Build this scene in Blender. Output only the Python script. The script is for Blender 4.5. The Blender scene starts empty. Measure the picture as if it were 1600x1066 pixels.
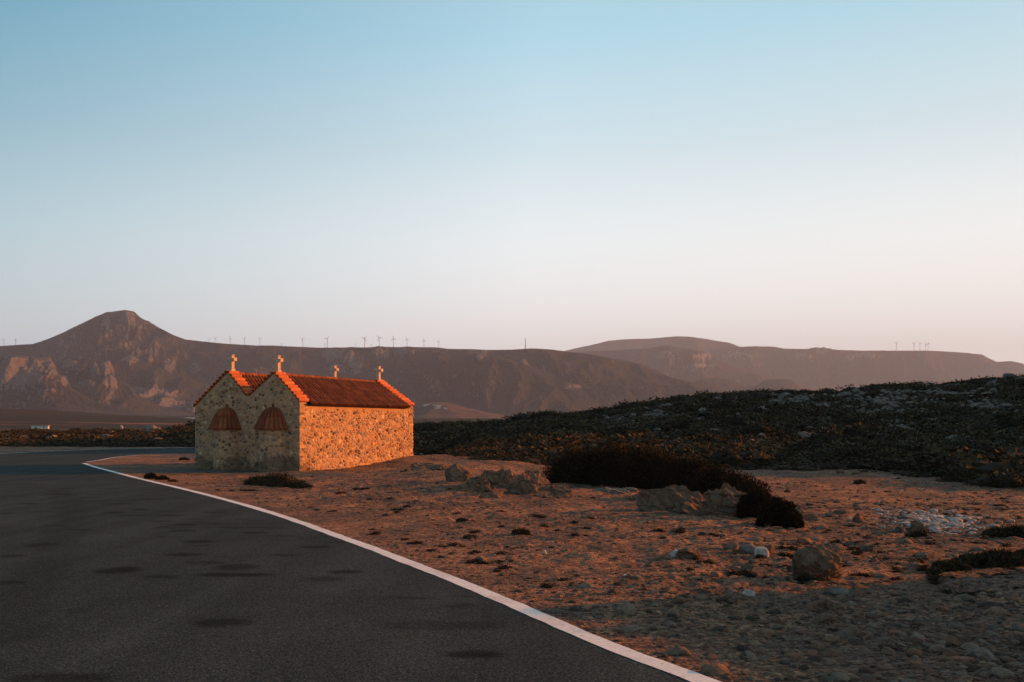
import bpy, math, random
import numpy as np
from mathutils import Vector, Matrix

R = math.radians
SC = bpy.context.scene
COL = SC.collection
random.seed(7)

# ------------------------------------------------------------------ camera
F, CX, HR, EYE = 1556.0, 800.0, 668.0, 1.6      # focal length (px of a 1600 px frame), centre, horizon row, eye height
cam_d = bpy.data.cameras.new('camera'); cam = bpy.data.objects.new('camera', cam_d); COL.objects.link(cam)
cam.location = (0, 0, EYE); cam.rotation_euler = (R(90), 0, 0)
cam_d.sensor_width = 36; cam_d.lens = 36*F/1600; cam_d.shift_y = (HR-533)/1600
cam_d.clip_start = 0.1; cam_d.clip_end = 60000
SC.camera = cam

# ------------------------------------------------------------------ light
SUN_AZ, SUN_EL = 74.0, 12.5
w = bpy.data.worlds.new('World'); SC.world = w; w.use_nodes = True
wn = w.node_tree.nodes; wl = w.node_tree.links
bg = wn['Background']
sky = wn.new('ShaderNodeTexSky'); sky.sky_type = 'NISHITA'; sky.sun_disc = False
sky.sun_elevation = R(SUN_EL); sky.sun_rotation = R(SUN_AZ); sky.air_density = 1.0; sky.dust_density = 0.6; sky.ozone_density = 1.6
# the clear evening sky's own colours: deep teal blue overhead, pale near the horizon, faint rose low down on the sun's side
geo = wn.new('ShaderNodeTexCoord')
sep = wn.new('ShaderNodeSeparateXYZ'); wl.new(geo.outputs['Generated'], sep.inputs[0])
ramp = wn.new('ShaderNodeValToRGB'); wl.new(sep.outputs['Z'], ramp.inputs[0])
cr = ramp.color_ramp
stops = [(0.0, (.99,.86,.80)), (.06, (.96,.90,.87)), (.115, (.85,.865,.86)), (.18, (.72,.785,.80)), (.27, (.47,.605,.66)),
         (.37, (.29,.50,.60)), (.60, (.185,.25,.285)), (1.0, (.125,.145,.15))]
cr.elements[0].position, cr.elements[0].color = stops[0][0], stops[0][1]+(1,)
cr.elements[1].position, cr.elements[1].color = stops[-1][0], stops[-1][1]+(1,)
for p, c in stops[1:-1]:
    e = cr.elements.new(p); e.color = c+(1,)
# warm towards the sun, cooler away from it
dot = wn.new('ShaderNodeVectorMath'); dot.operation = 'DOT_PRODUCT'
wl.new(geo.outputs['Generated'], dot.inputs[0]); dot.inputs[1].default_value = (math.sin(R(SUN_AZ)), math.cos(R(SUN_AZ)), 0)
mr = wn.new('ShaderNodeMapRange'); wl.new(dot.outputs['Value'], mr.inputs[0])
mr.inputs[1].default_value = -0.3; mr.inputs[2].default_value = 1.0; mr.inputs[3].default_value = 0; mr.inputs[4].default_value = 1
tint = wn.new('ShaderNodeValToRGB'); wl.new(mr.outputs[0], tint.inputs[0])
tint.color_ramp.elements[0].color = (.15,.44,.55,1)
tint.color_ramp.elements[1].color = (1.10,.98,.91,1)
e = tint.color_ramp.elements.new(.45); e.color = (1,1,1,1)
mul = wn.new('ShaderNodeMixRGB'); mul.blend_type = 'MULTIPLY'; mul.inputs[0].default_value = 1
hf = wn.new('ShaderNodeMapRange'); wl.new(sep.outputs['Z'], hf.inputs[0]); hf.inputs[1].default_value = .03; hf.inputs[2].default_value = .36; hf.inputs[3].default_value = .45; hf.inputs[4].default_value = 1
wl.new(hf.outputs[0], mul.inputs[0])
wl.new(ramp.outputs[0], mul.inputs[1]); wl.new(tint.outputs[0], mul.inputs[2])
bg2 = wn.new('ShaderNodeBackground'); wl.new(mul.outputs[0], bg2.inputs[0]); bg2.inputs[1].default_value = 0.90
wl.new(sky.outputs[0], bg.inputs[0]); bg.inputs[1].default_value = 0.05
mixs = wn.new('ShaderNodeMixShader'); mixs.inputs[0].default_value = 0.90
wl.new(bg.outputs[0], mixs.inputs[1]); wl.new(bg2.outputs[0], mixs.inputs[2]); wl.new(mixs.outputs[0], wn['World Output'].inputs['Surface'])

sd = bpy.data.lights.new('sun', 'SUN'); sun = bpy.data.objects.new('sun', sd); COL.objects.link(sun)
sd.energy = 5.0; sd.angle = R(0.6); sd.color = (1.0, .275, .015)
sun.rotation_euler = Vector((math.cos(R(SUN_EL))*math.sin(R(SUN_AZ)), math.cos(R(SUN_EL))*math.cos(R(SUN_AZ)), math.sin(R(SUN_EL)))).to_track_quat('Z', 'Y').to_euler()
SC.view_settings.view_transform = 'Standard'; SC.view_settings.look = 'None'
SC.view_settings.exposure = 0.95; SC.view_settings.gamma = 1.0; SC.view_settings.use_curve_mapping = False
SC.cycles.volume_bounces = 0; SC.cycles.max_bounces = 5; SC.cycles.diffuse_bounces = 3

def G(px, row, z=0.0):
    """the place on the level z that stands at that picture position"""
    Y = (EYE-z)*F/(row-HR)
    return ((px-CX)*Y/F, Y)

# ------------------------------------------------------------------ noise
def _hash(ix, iy, seed):
    h = (ix.astype(np.int64)*374761393 + iy.astype(np.int64)*668265263 + seed*1442695041) & 0xffffffff
    h = ((h ^ (h >> 13))*1274126177) & 0xffffffff
    h = (h ^ (h >> 16)) & 0xffffffff
    return h.astype(np.float64)/4294967296.0
def perlin(x, y, seed=0):
    x = np.asarray(x, float); y = np.asarray(y, float)
    x0 = np.floor(x); y0 = np.floor(y); fx = x-x0; fy = y-y0
    u = fx*fx*fx*(fx*(fx*6-15)+10); v = fy*fy*fy*(fy*(fy*6-15)+10)
    def g(ax, ay, dx, dy):
        a = _hash(ax, ay, seed)*2*math.pi
        return np.cos(a)*dx + np.sin(a)*dy
    n00 = g(x0, y0, fx, fy); n10 = g(x0+1, y0, fx-1, fy); n01 = g(x0, y0+1, fx, fy-1); n11 = g(x0+1, y0+1, fx-1, fy-1)
    return ((n00*(1-u)+n10*u)*(1-v) + (n01*(1-u)+n11*u)*v)*1.5
def fbm(x, y, seed=0, octs=5, gain=.5):
    s = 0; a = 1.0; t = 0
    for o in range(octs):
        s = s + a*perlin(x*2**o, y*2**o, seed+o*17); t += a; a *= gain
    return s/t
def ridged(x, y, seed=0, octs=5, gain=.55):
    s = 0; a = 1.0; t = 0; wgt = 1.0
    for o in range(octs):
        n = 1-np.abs(perlin(x*2**o, y*2**o, seed+o*31)); n = n*n
        s = s + a*n*wgt; t += a; wgt = np.clip(n*1.4, 0, 1); a *= gain
    return s/t
def sstep(x, a, b):
    t = np.clip((np.asarray(x, float)-a)/(b-a), 0, 1); return t*t*(3-2*t)
def interp(x, pts):
    p = np.array(pts, float); return np.interp(x, p[:, 0], p[:, 1])

# ------------------------------------------------------------------ mesh and object helpers
def tag(o, label=None, cat=None, group=None, kind=None):
    if label: o['label'] = label
    if cat: o['category'] = cat
    if group: o['group'] = group
    if kind: o['kind'] = kind
    return o
def np_mesh(name, V, Fc, mat=None, smooth=True, attrs=None):
    """V (n,3), Fc (m,3) or (m,4)"""
    V = np.asarray(V, np.float32); Fc = np.asarray(Fc, np.int32)
    me = bpy.data.meshes.new(name)
    me.vertices.add(len(V)); me.vertices.foreach_set('co', V.ravel())
    k = Fc.shape[1]
    me.loops.add(Fc.size); me.loops.foreach_set('vertex_index', Fc.ravel())
    me.polygons.add(len(Fc)); me.polygons.foreach_set('loop_start', np.arange(0, Fc.size, k, dtype=np.int32))
    try: me.polygons.foreach_set('loop_total', np.full(len(Fc), k, np.int32))
    except Exception: pass
    me.update(calc_edges=True)
    me.polygons.foreach_set('use_smooth', np.full(len(Fc), smooth))
    for an, (typ, dat) in (attrs or {}).items():
        a = me.attributes.new(an, typ, 'POINT')
        dat = np.asarray(dat, np.float32)
        if typ == 'FLOAT': a.data.foreach_set('value', dat.ravel())
        else:
            if dat.shape[1] == 3: dat = np.c_[dat, np.ones(len(dat), np.float32)]
            a.data.foreach_set('color', dat.ravel())
    if mat: me.materials.append(mat)
    return me
def obj(name, me, parent=None, loc=None, rot=None, scale=None):
    o = bpy.data.objects.new(name, me); COL.objects.link(o)
    if parent: o.parent = parent
    if loc is not None: o.location = loc
    if rot is not None: o.rotation_euler = rot
    if scale is not None: o.scale = scale
    return o
def py_mesh(name, V, Fc, mat=None, smooth=False, attrs=None):
    me = bpy.data.meshes.new(name); me.from_pydata([tuple(map(float, v)) for v in V], [], [tuple(f) for f in Fc])
    if mat: me.materials.append(mat)
    for p in me.polygons: p.use_smooth = smooth
    for an, (typ, dat) in (attrs or {}).items():
        a = me.attributes.new(an, typ, 'POINT')
        dat = np.asarray(dat, np.float32)
        if typ == 'FLOAT': a.data.foreach_set('value', dat.ravel())
        else: a.data.foreach_set('color', np.c_[dat, np.ones(len(dat), np.float32)].ravel())
    me.update()
    return me
def grid_faces(nu, nv):
    i = np.arange(nu-1)[:, None]*nv + np.arange(nv-1)[None, :]
    i = i.ravel()
    return np.stack([i, i+nv, i+nv+1, i+1], 1)
class MB:
    """collects pieces into one mesh"""
    def __init__(s): s.V = []; s.F = []; s.A = []
    def add(s, V, Fc, col=None):
        b = len(s.V); s.V += [tuple(v) for v in V]; s.F += [tuple(b+i for i in f) for f in Fc]
        s.A += [col or (1, 1, 1)]*len(V)
    def box(s, x0, x1, y0, y1, z0, z1, col=None):
        V = [(x0,y0,z0),(x1,y0,z0),(x1,y1,z0),(x0,y1,z0),(x0,y0,z1),(x1,y0,z1),(x1,y1,z1),(x0,y1,z1)]
        s.add(V, [(0,3,2,1),(4,5,6,7),(0,1,5,4),(1,2,6,5),(2,3,7,6),(3,0,4,7)], col)
    def tube(s, a, b, ra, rb, n=8):
        a = Vector(a); b = Vector(b); d = (b-a).normalized(); q = d.to_track_quat('Z', 'Y')
        V = []
        for c, r in ((a, ra), (b, rb)):
            for k in range(n):
                t = 2*math.pi*k/n; V.append(tuple(c+q@Vector((r*math.cos(t), r*math.sin(t), 0))))
        s.add(V, [(k, (k+1) % n, n+(k+1) % n, n+k) for k in range(n)]+[tuple(range(n-1, -1, -1)), tuple(range(n, 2*n))])
    def mesh(s, name, mat, smooth=False, attr=False):
        return py_mesh(name, s.V, s.F, mat, smooth, {'tone': ('FLOAT_COLOR', s.A)} if attr else None)

# ------------------------------------------------------------------ materials
def mat_new(name, rough=.9):
    m = bpy.data.materials.new(name); m.use_nodes = True
    nt = m.node_tree; p = nt.nodes['Principled BSDF']; p.inputs['Roughness'].default_value = rough
    p.inputs['Specular IOR Level'].default_value = .25
    return m, nt.nodes, nt.links, p
def n_noise(N, L, scale, detail=6, rough=.6, vec=None, dist=0):
    n = N.new('ShaderNodeTexNoise'); n.inputs['Scale'].default_value = scale; n.inputs['Detail'].default_value = detail
    n.inputs['Roughness'].default_value = rough; n.inputs['Distortion'].default_value = dist
    if vec: L.new(vec, n.inputs['Vector'])
    return n.outputs['Fac']
def n_ramp(N, L, src, stops):
    r = N.new('ShaderNodeValToRGB'); L.new(src, r.inputs[0]); c = r.color_ramp
    c.elements[0].position = stops[0][0]; c.elements[0].color = tuple(stops[0][1])+(1,)
    c.elements[1].position = stops[-1][0]; c.elements[1].color = tuple(stops[-1][1])+(1,)
    for p, k in stops[1:-1]: c.elements.new(p).color = tuple(k)+(1,)
    return r.outputs[0]
def n_mix(N, L, fac, a, b, mode='MIX'):
    m = N.new('ShaderNodeMixRGB'); m.blend_type = mode
    for s, v in ((0, fac), (1, a), (2, b)):
        if isinstance(v, (int, float)): m.inputs[s].default_value = v
        elif isinstance(v, tuple): m.inputs[s].default_value = v+(1,)
        else: L.new(v, m.inputs[s])
    return m.outputs[0]
def n_math(N, L, op, a, b=0.0):
    m = N.new('ShaderNodeMath'); m.operation = op
    for s, v in ((0, a), (1, b)):
        if isinstance(v, (int, float)): m.inputs[s].default_value = v
        else: L.new(v, m.inputs[s])
    return m.outputs[0]
def n_bump(N, L, p, h, strength=.5, dist=.05):
    b = N.new('ShaderNodeBump'); b.inputs['Strength'].default_value = strength; b.inputs['Distance'].default_value = dist
    L.new(h, b.inputs['Height']); L.new(b.outputs[0], p.inputs['Normal']); return b
def n_pos(N):
    return N.new('ShaderNodeNewGeometry').outputs['Position']
def n_attr(N, name):
    a = N.new('ShaderNodeAttribute'); a.attribute_name = name; return a

def m_ground():
    m, N, L, p = mat_new('soil_ground', .95)
    P = n_pos(N)
    big = n_noise(N, L, .12, 5, .6, P); mid = n_noise(N, L, 1.3, 6, .65, P); fine = n_noise(N, L, 14, 5, .75, P)
    soil = n_ramp(N, L, mid, [(.3, (.21,.11,.065)), (.5, (.41,.225,.13)), (.68, (.54,.32,.195))])
    grit = n_ramp(N, L, fine, [(.36, (.05,.034,.026)), (.5, (.26,.15,.10)), (.64, (.46,.31,.22))])
    c = n_mix(N, L, .55, soil, grit)
    c = n_mix(N, L, n_ramp(N, L, n_noise(N, L, .45, 6, .68, P), [(.42, (0,0,0)), (.55, (.85,.85,.85))]), c, n_ramp(N, L, fine, [(.35, (.05,.038,.031)), (.65, (.20,.15,.12))]))
    c = n_mix(N, L, n_ramp(N, L, big, [(.5, (0,0,0)), (.62, (.35,.35,.35))]), c, (.42,.25,.165))
    scrub = n_ramp(N, L, n_noise(N, L, .55, 7, .7, P), [(.35, (.014,.012,.009)), (.54, (.026,.022,.016)), (.66, (.05,.042,.033)), (.76, (.13,.12,.108))])
    c = n_mix(N, L, n_attr(N, 'scrub').outputs['Fac'], c, scrub)
    plain = n_ramp(N, L, n_noise(N, L, .004, 8, .65, P), [(.35, (.016,.017,.012)), (.52, (.028,.026,.019)), (.60, (.045,.035,.025)), (.66, (.024,.023,.017))])
    c = n_mix(N, L, n_attr(N, 'plain').outputs['Fac'], c, plain)
    c = n_mix(N, L, n_attr(N, 'bare').outputs['Fac'], c, (.26,.12,.075))
    c = n_mix(N, L, n_attr(N, 'pave').outputs['Fac'], c, n_ramp(N, L, fine, [(.3, (.085,.085,.08)), (.7, (.17,.165,.155))]))
    vo = N.new('ShaderNodeTexVoronoi'); vo.inputs['Scale'].default_value = 30; L.new(P, vo.inputs['Vector'])
    vo2 = N.new('ShaderNodeTexVoronoi'); vo2.inputs['Scale'].default_value = 8; L.new(P, vo2.inputs['Vector'])
    sp = N.new('ShaderNodeSeparateXYZ'); L.new(vo.outputs['Color'], sp.inputs[0]); sp2 = N.new('ShaderNodeSeparateXYZ'); L.new(vo2.outputs['Color'], sp2.inputs[0])
    c = n_mix(N, L, 1.0, c, n_ramp(N, L, sp.outputs['X'], [(0, (.42,.40,.4)), (.5, (1.12,1.07,1.05)), (1, (1.8,1.68,1.6))]), 'MULTIPLY')
    c = n_mix(N, L, 1.0, c, n_ramp(N, L, sp2.outputs['X'], [(0, (.6,.6,.62)), (.4, (.98,.98,.98)), (1, (1.2,1.18,1.15))]), 'MULTIPLY')
    L.new(c, p.inputs['Base Color'])
    h = n_math(N, L, 'ADD', n_math(N, L, 'MULTIPLY', vo.outputs['Distance'], -.35), n_math(N, L, 'MULTIPLY', vo2.outputs['Distance'], -.5))
    h = n_math(N, L, 'ADD', h, fine); h = n_math(N, L, 'ADD', h, n_math(N, L, 'MULTIPLY', mid, 1.2))
    n_bump(N, L, p, h, 1.0, .14)
    return m
def m_asphalt():
    m, N, L, p = mat_new('asphalt', .95)
    P = n_pos(N)
    f = n_noise(N, L, 70, 4, .7, P); b = n_noise(N, L, .5, 5, .6, P)
    c = n_ramp(N, L, f, [(.3, (.011,.019,.021)), (.5, (.028,.044,.050)), (.66, (.105,.138,.148))])
    c = n_mix(N, L, 1.0, c, n_ramp(N, L, b, [(.3, (.78,.78,.78)), (.7, (1.15,1.12,1.08))]), 'MULTIPLY')
    mp = N.new('ShaderNodeMapping'); mp.inputs['Rotation'].default_value = (0, 0, R(-23)); mp.inputs['Scale'].default_value = (1.6, .05, 1); L.new(P, mp.inputs[0])
    wear = n_noise(N, L, 1.0, 3, .5, mp.outputs[0])
    c = n_mix(N, L, 1.0, c, n_ramp(N, L, wear, [(.35, (.80,.80,.82)), (.65, (1.1,1.1,1.08))]), 'MULTIPLY')
    st = n_attr(N, 'stain').outputs['Fac']
    st = n_math(N, L, 'MULTIPLY', st, n_ramp(N, L, n_noise(N, L, 9, 4, .6, P), [(.3, (.75,.75,.75)), (.6, (1,1,1))]))
    c = n_mix(N, L, st, c, (.007,.008,.009))
    L.new(c, p.inputs['Base Color'])
    p.inputs['Specular IOR Level'].default_value = .04
    vo = N.new('ShaderNodeTexVoronoi'); vo.inputs['Scale'].default_value = 60; L.new(P, vo.inputs['Vector'])
    n_bump(N, L, p, n_math(N, L, 'ADD', vo.outputs['Distance'], f), .30, .008)
    return m
def m_paint():
    m, N, L, p = mat_new('white_road_paint', .6)
    P = n_pos(N)
    a = n_noise(N, L, 22, 6, .75, P); b = n_noise(N, L, 1.7, 4, .6, P)
    c = n_ramp(N, L, a, [(.30, (.16,.15,.14)), (.40, (.70,.71,.71)), (.55, (.84,.84,.83))])
    c = n_mix(N, L, n_ramp(N, L, b, [(.5, (0,0,0)), (.72, (.35,.35,.35))]), c, (.30,.24,.20))
    L.new(c, p.inputs['Base Color']); n_bump(N, L, p, a, .4, .006)
    return m
def m_mount(name, lo=(.015,.022,.022), mid=(.034,.039,.039), rock=(.27,.275,.29), sc=.004, rockiness=.62):
    m, N, L, p = mat_new(name, .95)
    P = n_pos(N)
    a = n_noise(N, L, sc, 9, .68, P); b = n_noise(N, L, sc*6, 6, .7, P); cc = n_noise(N, L, sc*22, 5, .75, P)
    c = n_ramp(N, L, a, [(.36, lo), (.52, mid), (.64, (mid[0]*1.25, mid[1]*1.15, mid[2]*1.1))])
    c = n_mix(N, L, 1.0, c, n_ramp(N, L, cc, [(.34, (.45,.45,.45)), (.66, (1.55,1.55,1.55))]), 'MULTIPLY')
    # bare limestone shows where the slope is steep
    g = N.new('ShaderNodeNewGeometry'); s = N.new('ShaderNodeSeparateXYZ'); L.new(g.outputs['True Normal'], s.inputs[0])
    st = n_math(N, L, 'SUBTRACT', 1.0, s.outputs['Z'])
    v = n_math(N, L, 'ADD', st, n_math(N, L, 'MULTIPLY', n_math(N, L, 'SUBTRACT', b, .5), 1.1))
    v = n_math(N, L, 'ADD', v, n_attr(N, 'cliff').outputs['Fac'])
    fac = n_ramp(N, L, v, [(rockiness, (0,0,0)), (rockiness+.16, (.9,.9,.9))])
    c = n_mix(N, L, fac, c, n_mix(N, L, 1.0, n_ramp(N, L, cc, [(.3, (.6,.6,.6)), (.65, (1.15,1.15,1.15))]), rock, 'MULTIPLY'))
    L.new(c, p.inputs['Base Color'])
    n_bump(N, L, p, n_math(N, L, 'ADD', n_math(N, L, 'MULTIPLY', b, 1.0), n_math(N, L, 'MULTIPLY', cc, .5)), 1.0, 70)
    return m
def m_tone(name, sc=30, amp=(.7,1.25), rough=.92, bump=.4, bd=.02, stain=False, base=None, crack=0):
    """colour of each piece from its own tone attribute, or base"""
    m, N, L, p = mat_new(name, rough)
    tc = N.new('ShaderNodeTexCoord').outputs['Object'] if False else n_pos(N)
    a = n_noise(N, L, sc, 6, .7, tc)
    src = base if base else n_attr(N, 'tone').outputs['Color']
    c = n_mix(N, L, 1.0, n_ramp(N, L, a, [(.3, (amp[0],)*3), (.7, (amp[1],)*3)]), src, 'MULTIPLY')
    b = n_noise(N, L, sc*.12, 4, .6, tc)
    c = n_mix(N, L, 1.0, c, n_ramp(N, L, b, [(.3, (.8,.82,.82)), (.7, (1.15,1.1,1.05))]), 'MULTIPLY')
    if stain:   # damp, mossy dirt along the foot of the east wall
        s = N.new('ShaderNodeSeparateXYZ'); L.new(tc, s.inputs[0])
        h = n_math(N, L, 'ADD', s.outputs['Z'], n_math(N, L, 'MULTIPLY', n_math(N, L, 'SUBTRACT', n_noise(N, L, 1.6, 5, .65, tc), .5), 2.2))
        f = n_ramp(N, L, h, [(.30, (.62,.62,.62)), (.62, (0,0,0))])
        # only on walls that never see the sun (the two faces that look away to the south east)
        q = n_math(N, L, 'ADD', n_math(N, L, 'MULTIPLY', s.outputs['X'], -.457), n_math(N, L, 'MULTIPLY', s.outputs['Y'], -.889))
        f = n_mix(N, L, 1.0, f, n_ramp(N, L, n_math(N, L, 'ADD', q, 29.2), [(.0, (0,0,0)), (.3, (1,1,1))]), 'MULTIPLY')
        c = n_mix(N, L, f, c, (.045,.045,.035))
    if crack:   # joints and lichen of weathered limestone
        mp = N.new('ShaderNodeMapping'); mp.inputs['Rotation'].default_value = (.5, .35, .2); mp.inputs['Scale'].default_value = (.7, .7, 2.2); L.new(tc, mp.inputs[0])
        wv = n_mix(N, L, .16, mp.outputs[0], N.new('ShaderNodeTexNoise').outputs['Color'], 'ADD')
        v = N.new('ShaderNodeTexVoronoi'); v.feature = 'DISTANCE_TO_EDGE'; v.inputs['Scale'].default_value = crack; L.new(wv, v.inputs['Vector'])
        c = n_mix(N, L, 1.0, c, n_ramp(N, L, v.outputs['Distance'], [(0, (.5,.5,.5)), (.035, (1,1,1))]), 'MULTIPLY')
        li = n_noise(N, L, sc*.5, 5, .7, tc)
        c = n_mix(N, L, n_ramp(N, L, li, [(.55, (0,0,0)), (.62, (.6,.6,.6))]), c, (.16,.15,.13))
        a = n_math(N, L, 'ADD', a, n_math(N, L, 'MULTIPLY', n_math(N, L, 'MINIMUM', v.outputs['Distance'], .05), 5.0))
    L.new(c, p.inputs['Base Color']); n_bump(N, L, p, a, bump, bd)
    return m
def m_leaf(name, c0, c1, c2):
    m, N, L, p = mat_new(name, .85)
    a = n_attr(N, 'tone').outputs['Fac']
    L.new(n_ramp(N, L, a, [(0.1, c0), (.5, c1), (1, c2)]), p.inputs['Base Color'])
    p.inputs['Specular IOR Level'].default_value = .1
    return m

M = dict(
    ground=m_ground(), asphalt=m_asphalt(), paint=m_paint(),
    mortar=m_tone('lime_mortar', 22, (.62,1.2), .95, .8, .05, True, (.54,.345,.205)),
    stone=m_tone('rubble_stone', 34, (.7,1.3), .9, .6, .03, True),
    tile=m_tone('clay_tile', 26, (.6,1.3), .85, .3, .01),
    cross=m_tone('pale_marble', 30, (.8,1.1), .6, .2, .01, False, (.60,.46,.34)),
    rock=m_tone('brown_rock', 9, (.4,1.35), .95, 1.0, .10, False, (.24,.15,.10), 1.6),
    pale=m_tone('grey_limestone', 5, (.45,1.3), .95, .9, .06, False, (.22,.19,.165), 1.8),
    white=m_tone('pale_rubble', 12, (.55,1.2), .95, .7, .04, False, (.50,.46,.44)),
    pebble=m_tone('gravel', 20, (.6,1.3), .95, .5, .02),
    leaf=m_leaf('scrub_leaf', (.022,.018,.011), (.060,.047,.027), (.15,.112,.062)),
    dryleaf=m_leaf('dry_leaf', (.012,.009,.006), (.026,.017,.009), (.09,.05,.02)),
    metal=m_tone('turbine_backlit_grey', .5, (.9,1.05), .5, .0, .01, False, (.16,.15,.15)),  # white turbines coloured dark grey, backlit shade put into the colour
    plaster=m_tone('white_plaster', .3, (.9,1.05), .8, .0, .01, False, (.72,.70,.68)),
    roofgrey=m_tone('flat_roof', .3, (.9,1.05), .8, .0, .01, False, (.30,.28,.27)),
    dark=m_tone('dark_opening', .3, (.9,1.05), .8, .0, .01, False, (.03,.03,.035)),
)
M['mount'] = m_mount('mountain_scrub')
M['mount_far'] = m_mount('far_mountain_scrub', sc=.0022, rockiness=.66)
M['pinkhill'] = m_mount('bare_hillside', lo=(.10,.075,.065), mid=(.19,.13,.11), rock=(.25,.2,.18), sc=.01)
M['foothill'] = m_mount('foothill_rock', sc=.006, rockiness=.56, mid=(.046,.048,.046), rock=(.36,.35,.36))

# ------------------------------------------------------------------ road geometry
LINE = [(1310,1160),(1200,1112),(1095,1061),(978,1021.6),(875,977),(790.6,940),(712.5,907.5),(650,884),(587.5,859),(525,837),(462.5,813.8),
        (400,794.3),(350,780.5),(300,767.5),(250,755.7),(225,750),(200,743.7),(175,737),(150,730.5),(138,726.5),(131,724.2)]
BACK = [(136,722.4),(155,720),(175,715.7),(200,712.8),(222,711),(238,710.6)]
def smooth_poly(P, n=8, it=2):
    P = np.array(P, float)
    for _ in range(it):
        Q = [P[0]]
        for a, b in zip(P[:-1], P[1:]): Q += [a*.75+b*.25, a*.25+b*.75]
        Q.append(P[-1]); P = np.array(Q)
    return P
Rn = [(6.2, -6.0), (3.6, 0.0)] + [G(*p) for p in LINE]
Rf = [G(*p) for p in BACK] + [(-18.2, 61.8), (-15.0, 64.5), (-13.6, 69), (-14, 80), (-17, 100), (-21, 122)]
RN = smooth_poly(Rn); RFAR = smooth_poly(Rf)
Ln = [(-9.5, -12), (-9.6, -2), (-11.5, 6), (-15.5, 18), (-21, 30), (-26.5, 41), (-30.2, 52), (-30.9, 60)]
Lf = [(-31.2, 64), (-30.7, 69), (-29.6, 73.5), (-27.0, 76.8), (-24.6, 79.5), (-22.8, 84), (-22.8, 92), (-25, 105), (-29, 124)]
LN = smooth_poly(Ln); LFAR = smooth_poly(Lf)
def resample(P, n):
    d = np.r_[0, np.cumsum(np.hypot(*np.diff(P, axis=0).T))]
    t = np.linspace(0, d[-1], n)
    return np.c_[np.interp(t, d, P[:, 0]), np.interp(t, d, P[:, 1])]
RN_ = RN
RR = np.vstack([resample(RN, 620), resample(RFAR, 240)[1:]]); LL = np.vstack([resample(LN, 620), resample(LFAR, 240)[1:]])
ROADPOLY = np.vstack([RR, LL[::-1]])
def in_poly(x, y, P):
    x = np.asarray(x); y = np.asarray(y); r = np.zeros(x.shape, bool)
    j = len(P)-1
    for i in range(len(P)):
        if (P[i, 1] > y.min()-1 or P[j, 1] > y.min()-1):
            c = ((P[i, 1] > y) != (P[j, 1] > y))
            if P[i, 1] != P[j, 1]:
                r ^= c & (x < (P[j, 0]-P[i, 0])*(y-P[i, 1])/(P[j, 1]-P[i, 1])+P[i, 0])
        j = i
    return r
_RPs = np.vstack([resample(RN, 90), resample(RFAR, 40)[1:], resample(LFAR, 40)[::-1], resample(LN, 60)[::-1]])
def poly_dist(x, y, P, closed=True):
    """distance to the outline"""
    best = np.full(x.shape, 1e9); n = len(P)
    for i in range(n if closed else n-1):
        a = P[i]; b = P[(i+1) % n]; d = b-a; l2 = d@d+1e-9
        t = np.clip(((x-a[0])*d[0]+(y-a[1])*d[1])/l2, 0, 1)
        best = np.minimum(best, (x-a[0]-t*d[0])**2+(y-a[1]-t*d[1])**2)
    return np.sqrt(best)
def road_sd(x, y):
    """signed distance to the road's edge: negative on the road (far places are given 60)"""
    x = np.asarray(x, float); y = np.asarray(y, float); o = np.full(x.shape, 60.0)
    m = (np.hypot(x, y) < 130)
    if m.any():
        d = poly_dist(x[m], y[m], _RPs); ins = in_poly(x[m], y[m], _RPs)
        o[m] = np.where(ins, -d, d)
    return o

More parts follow.
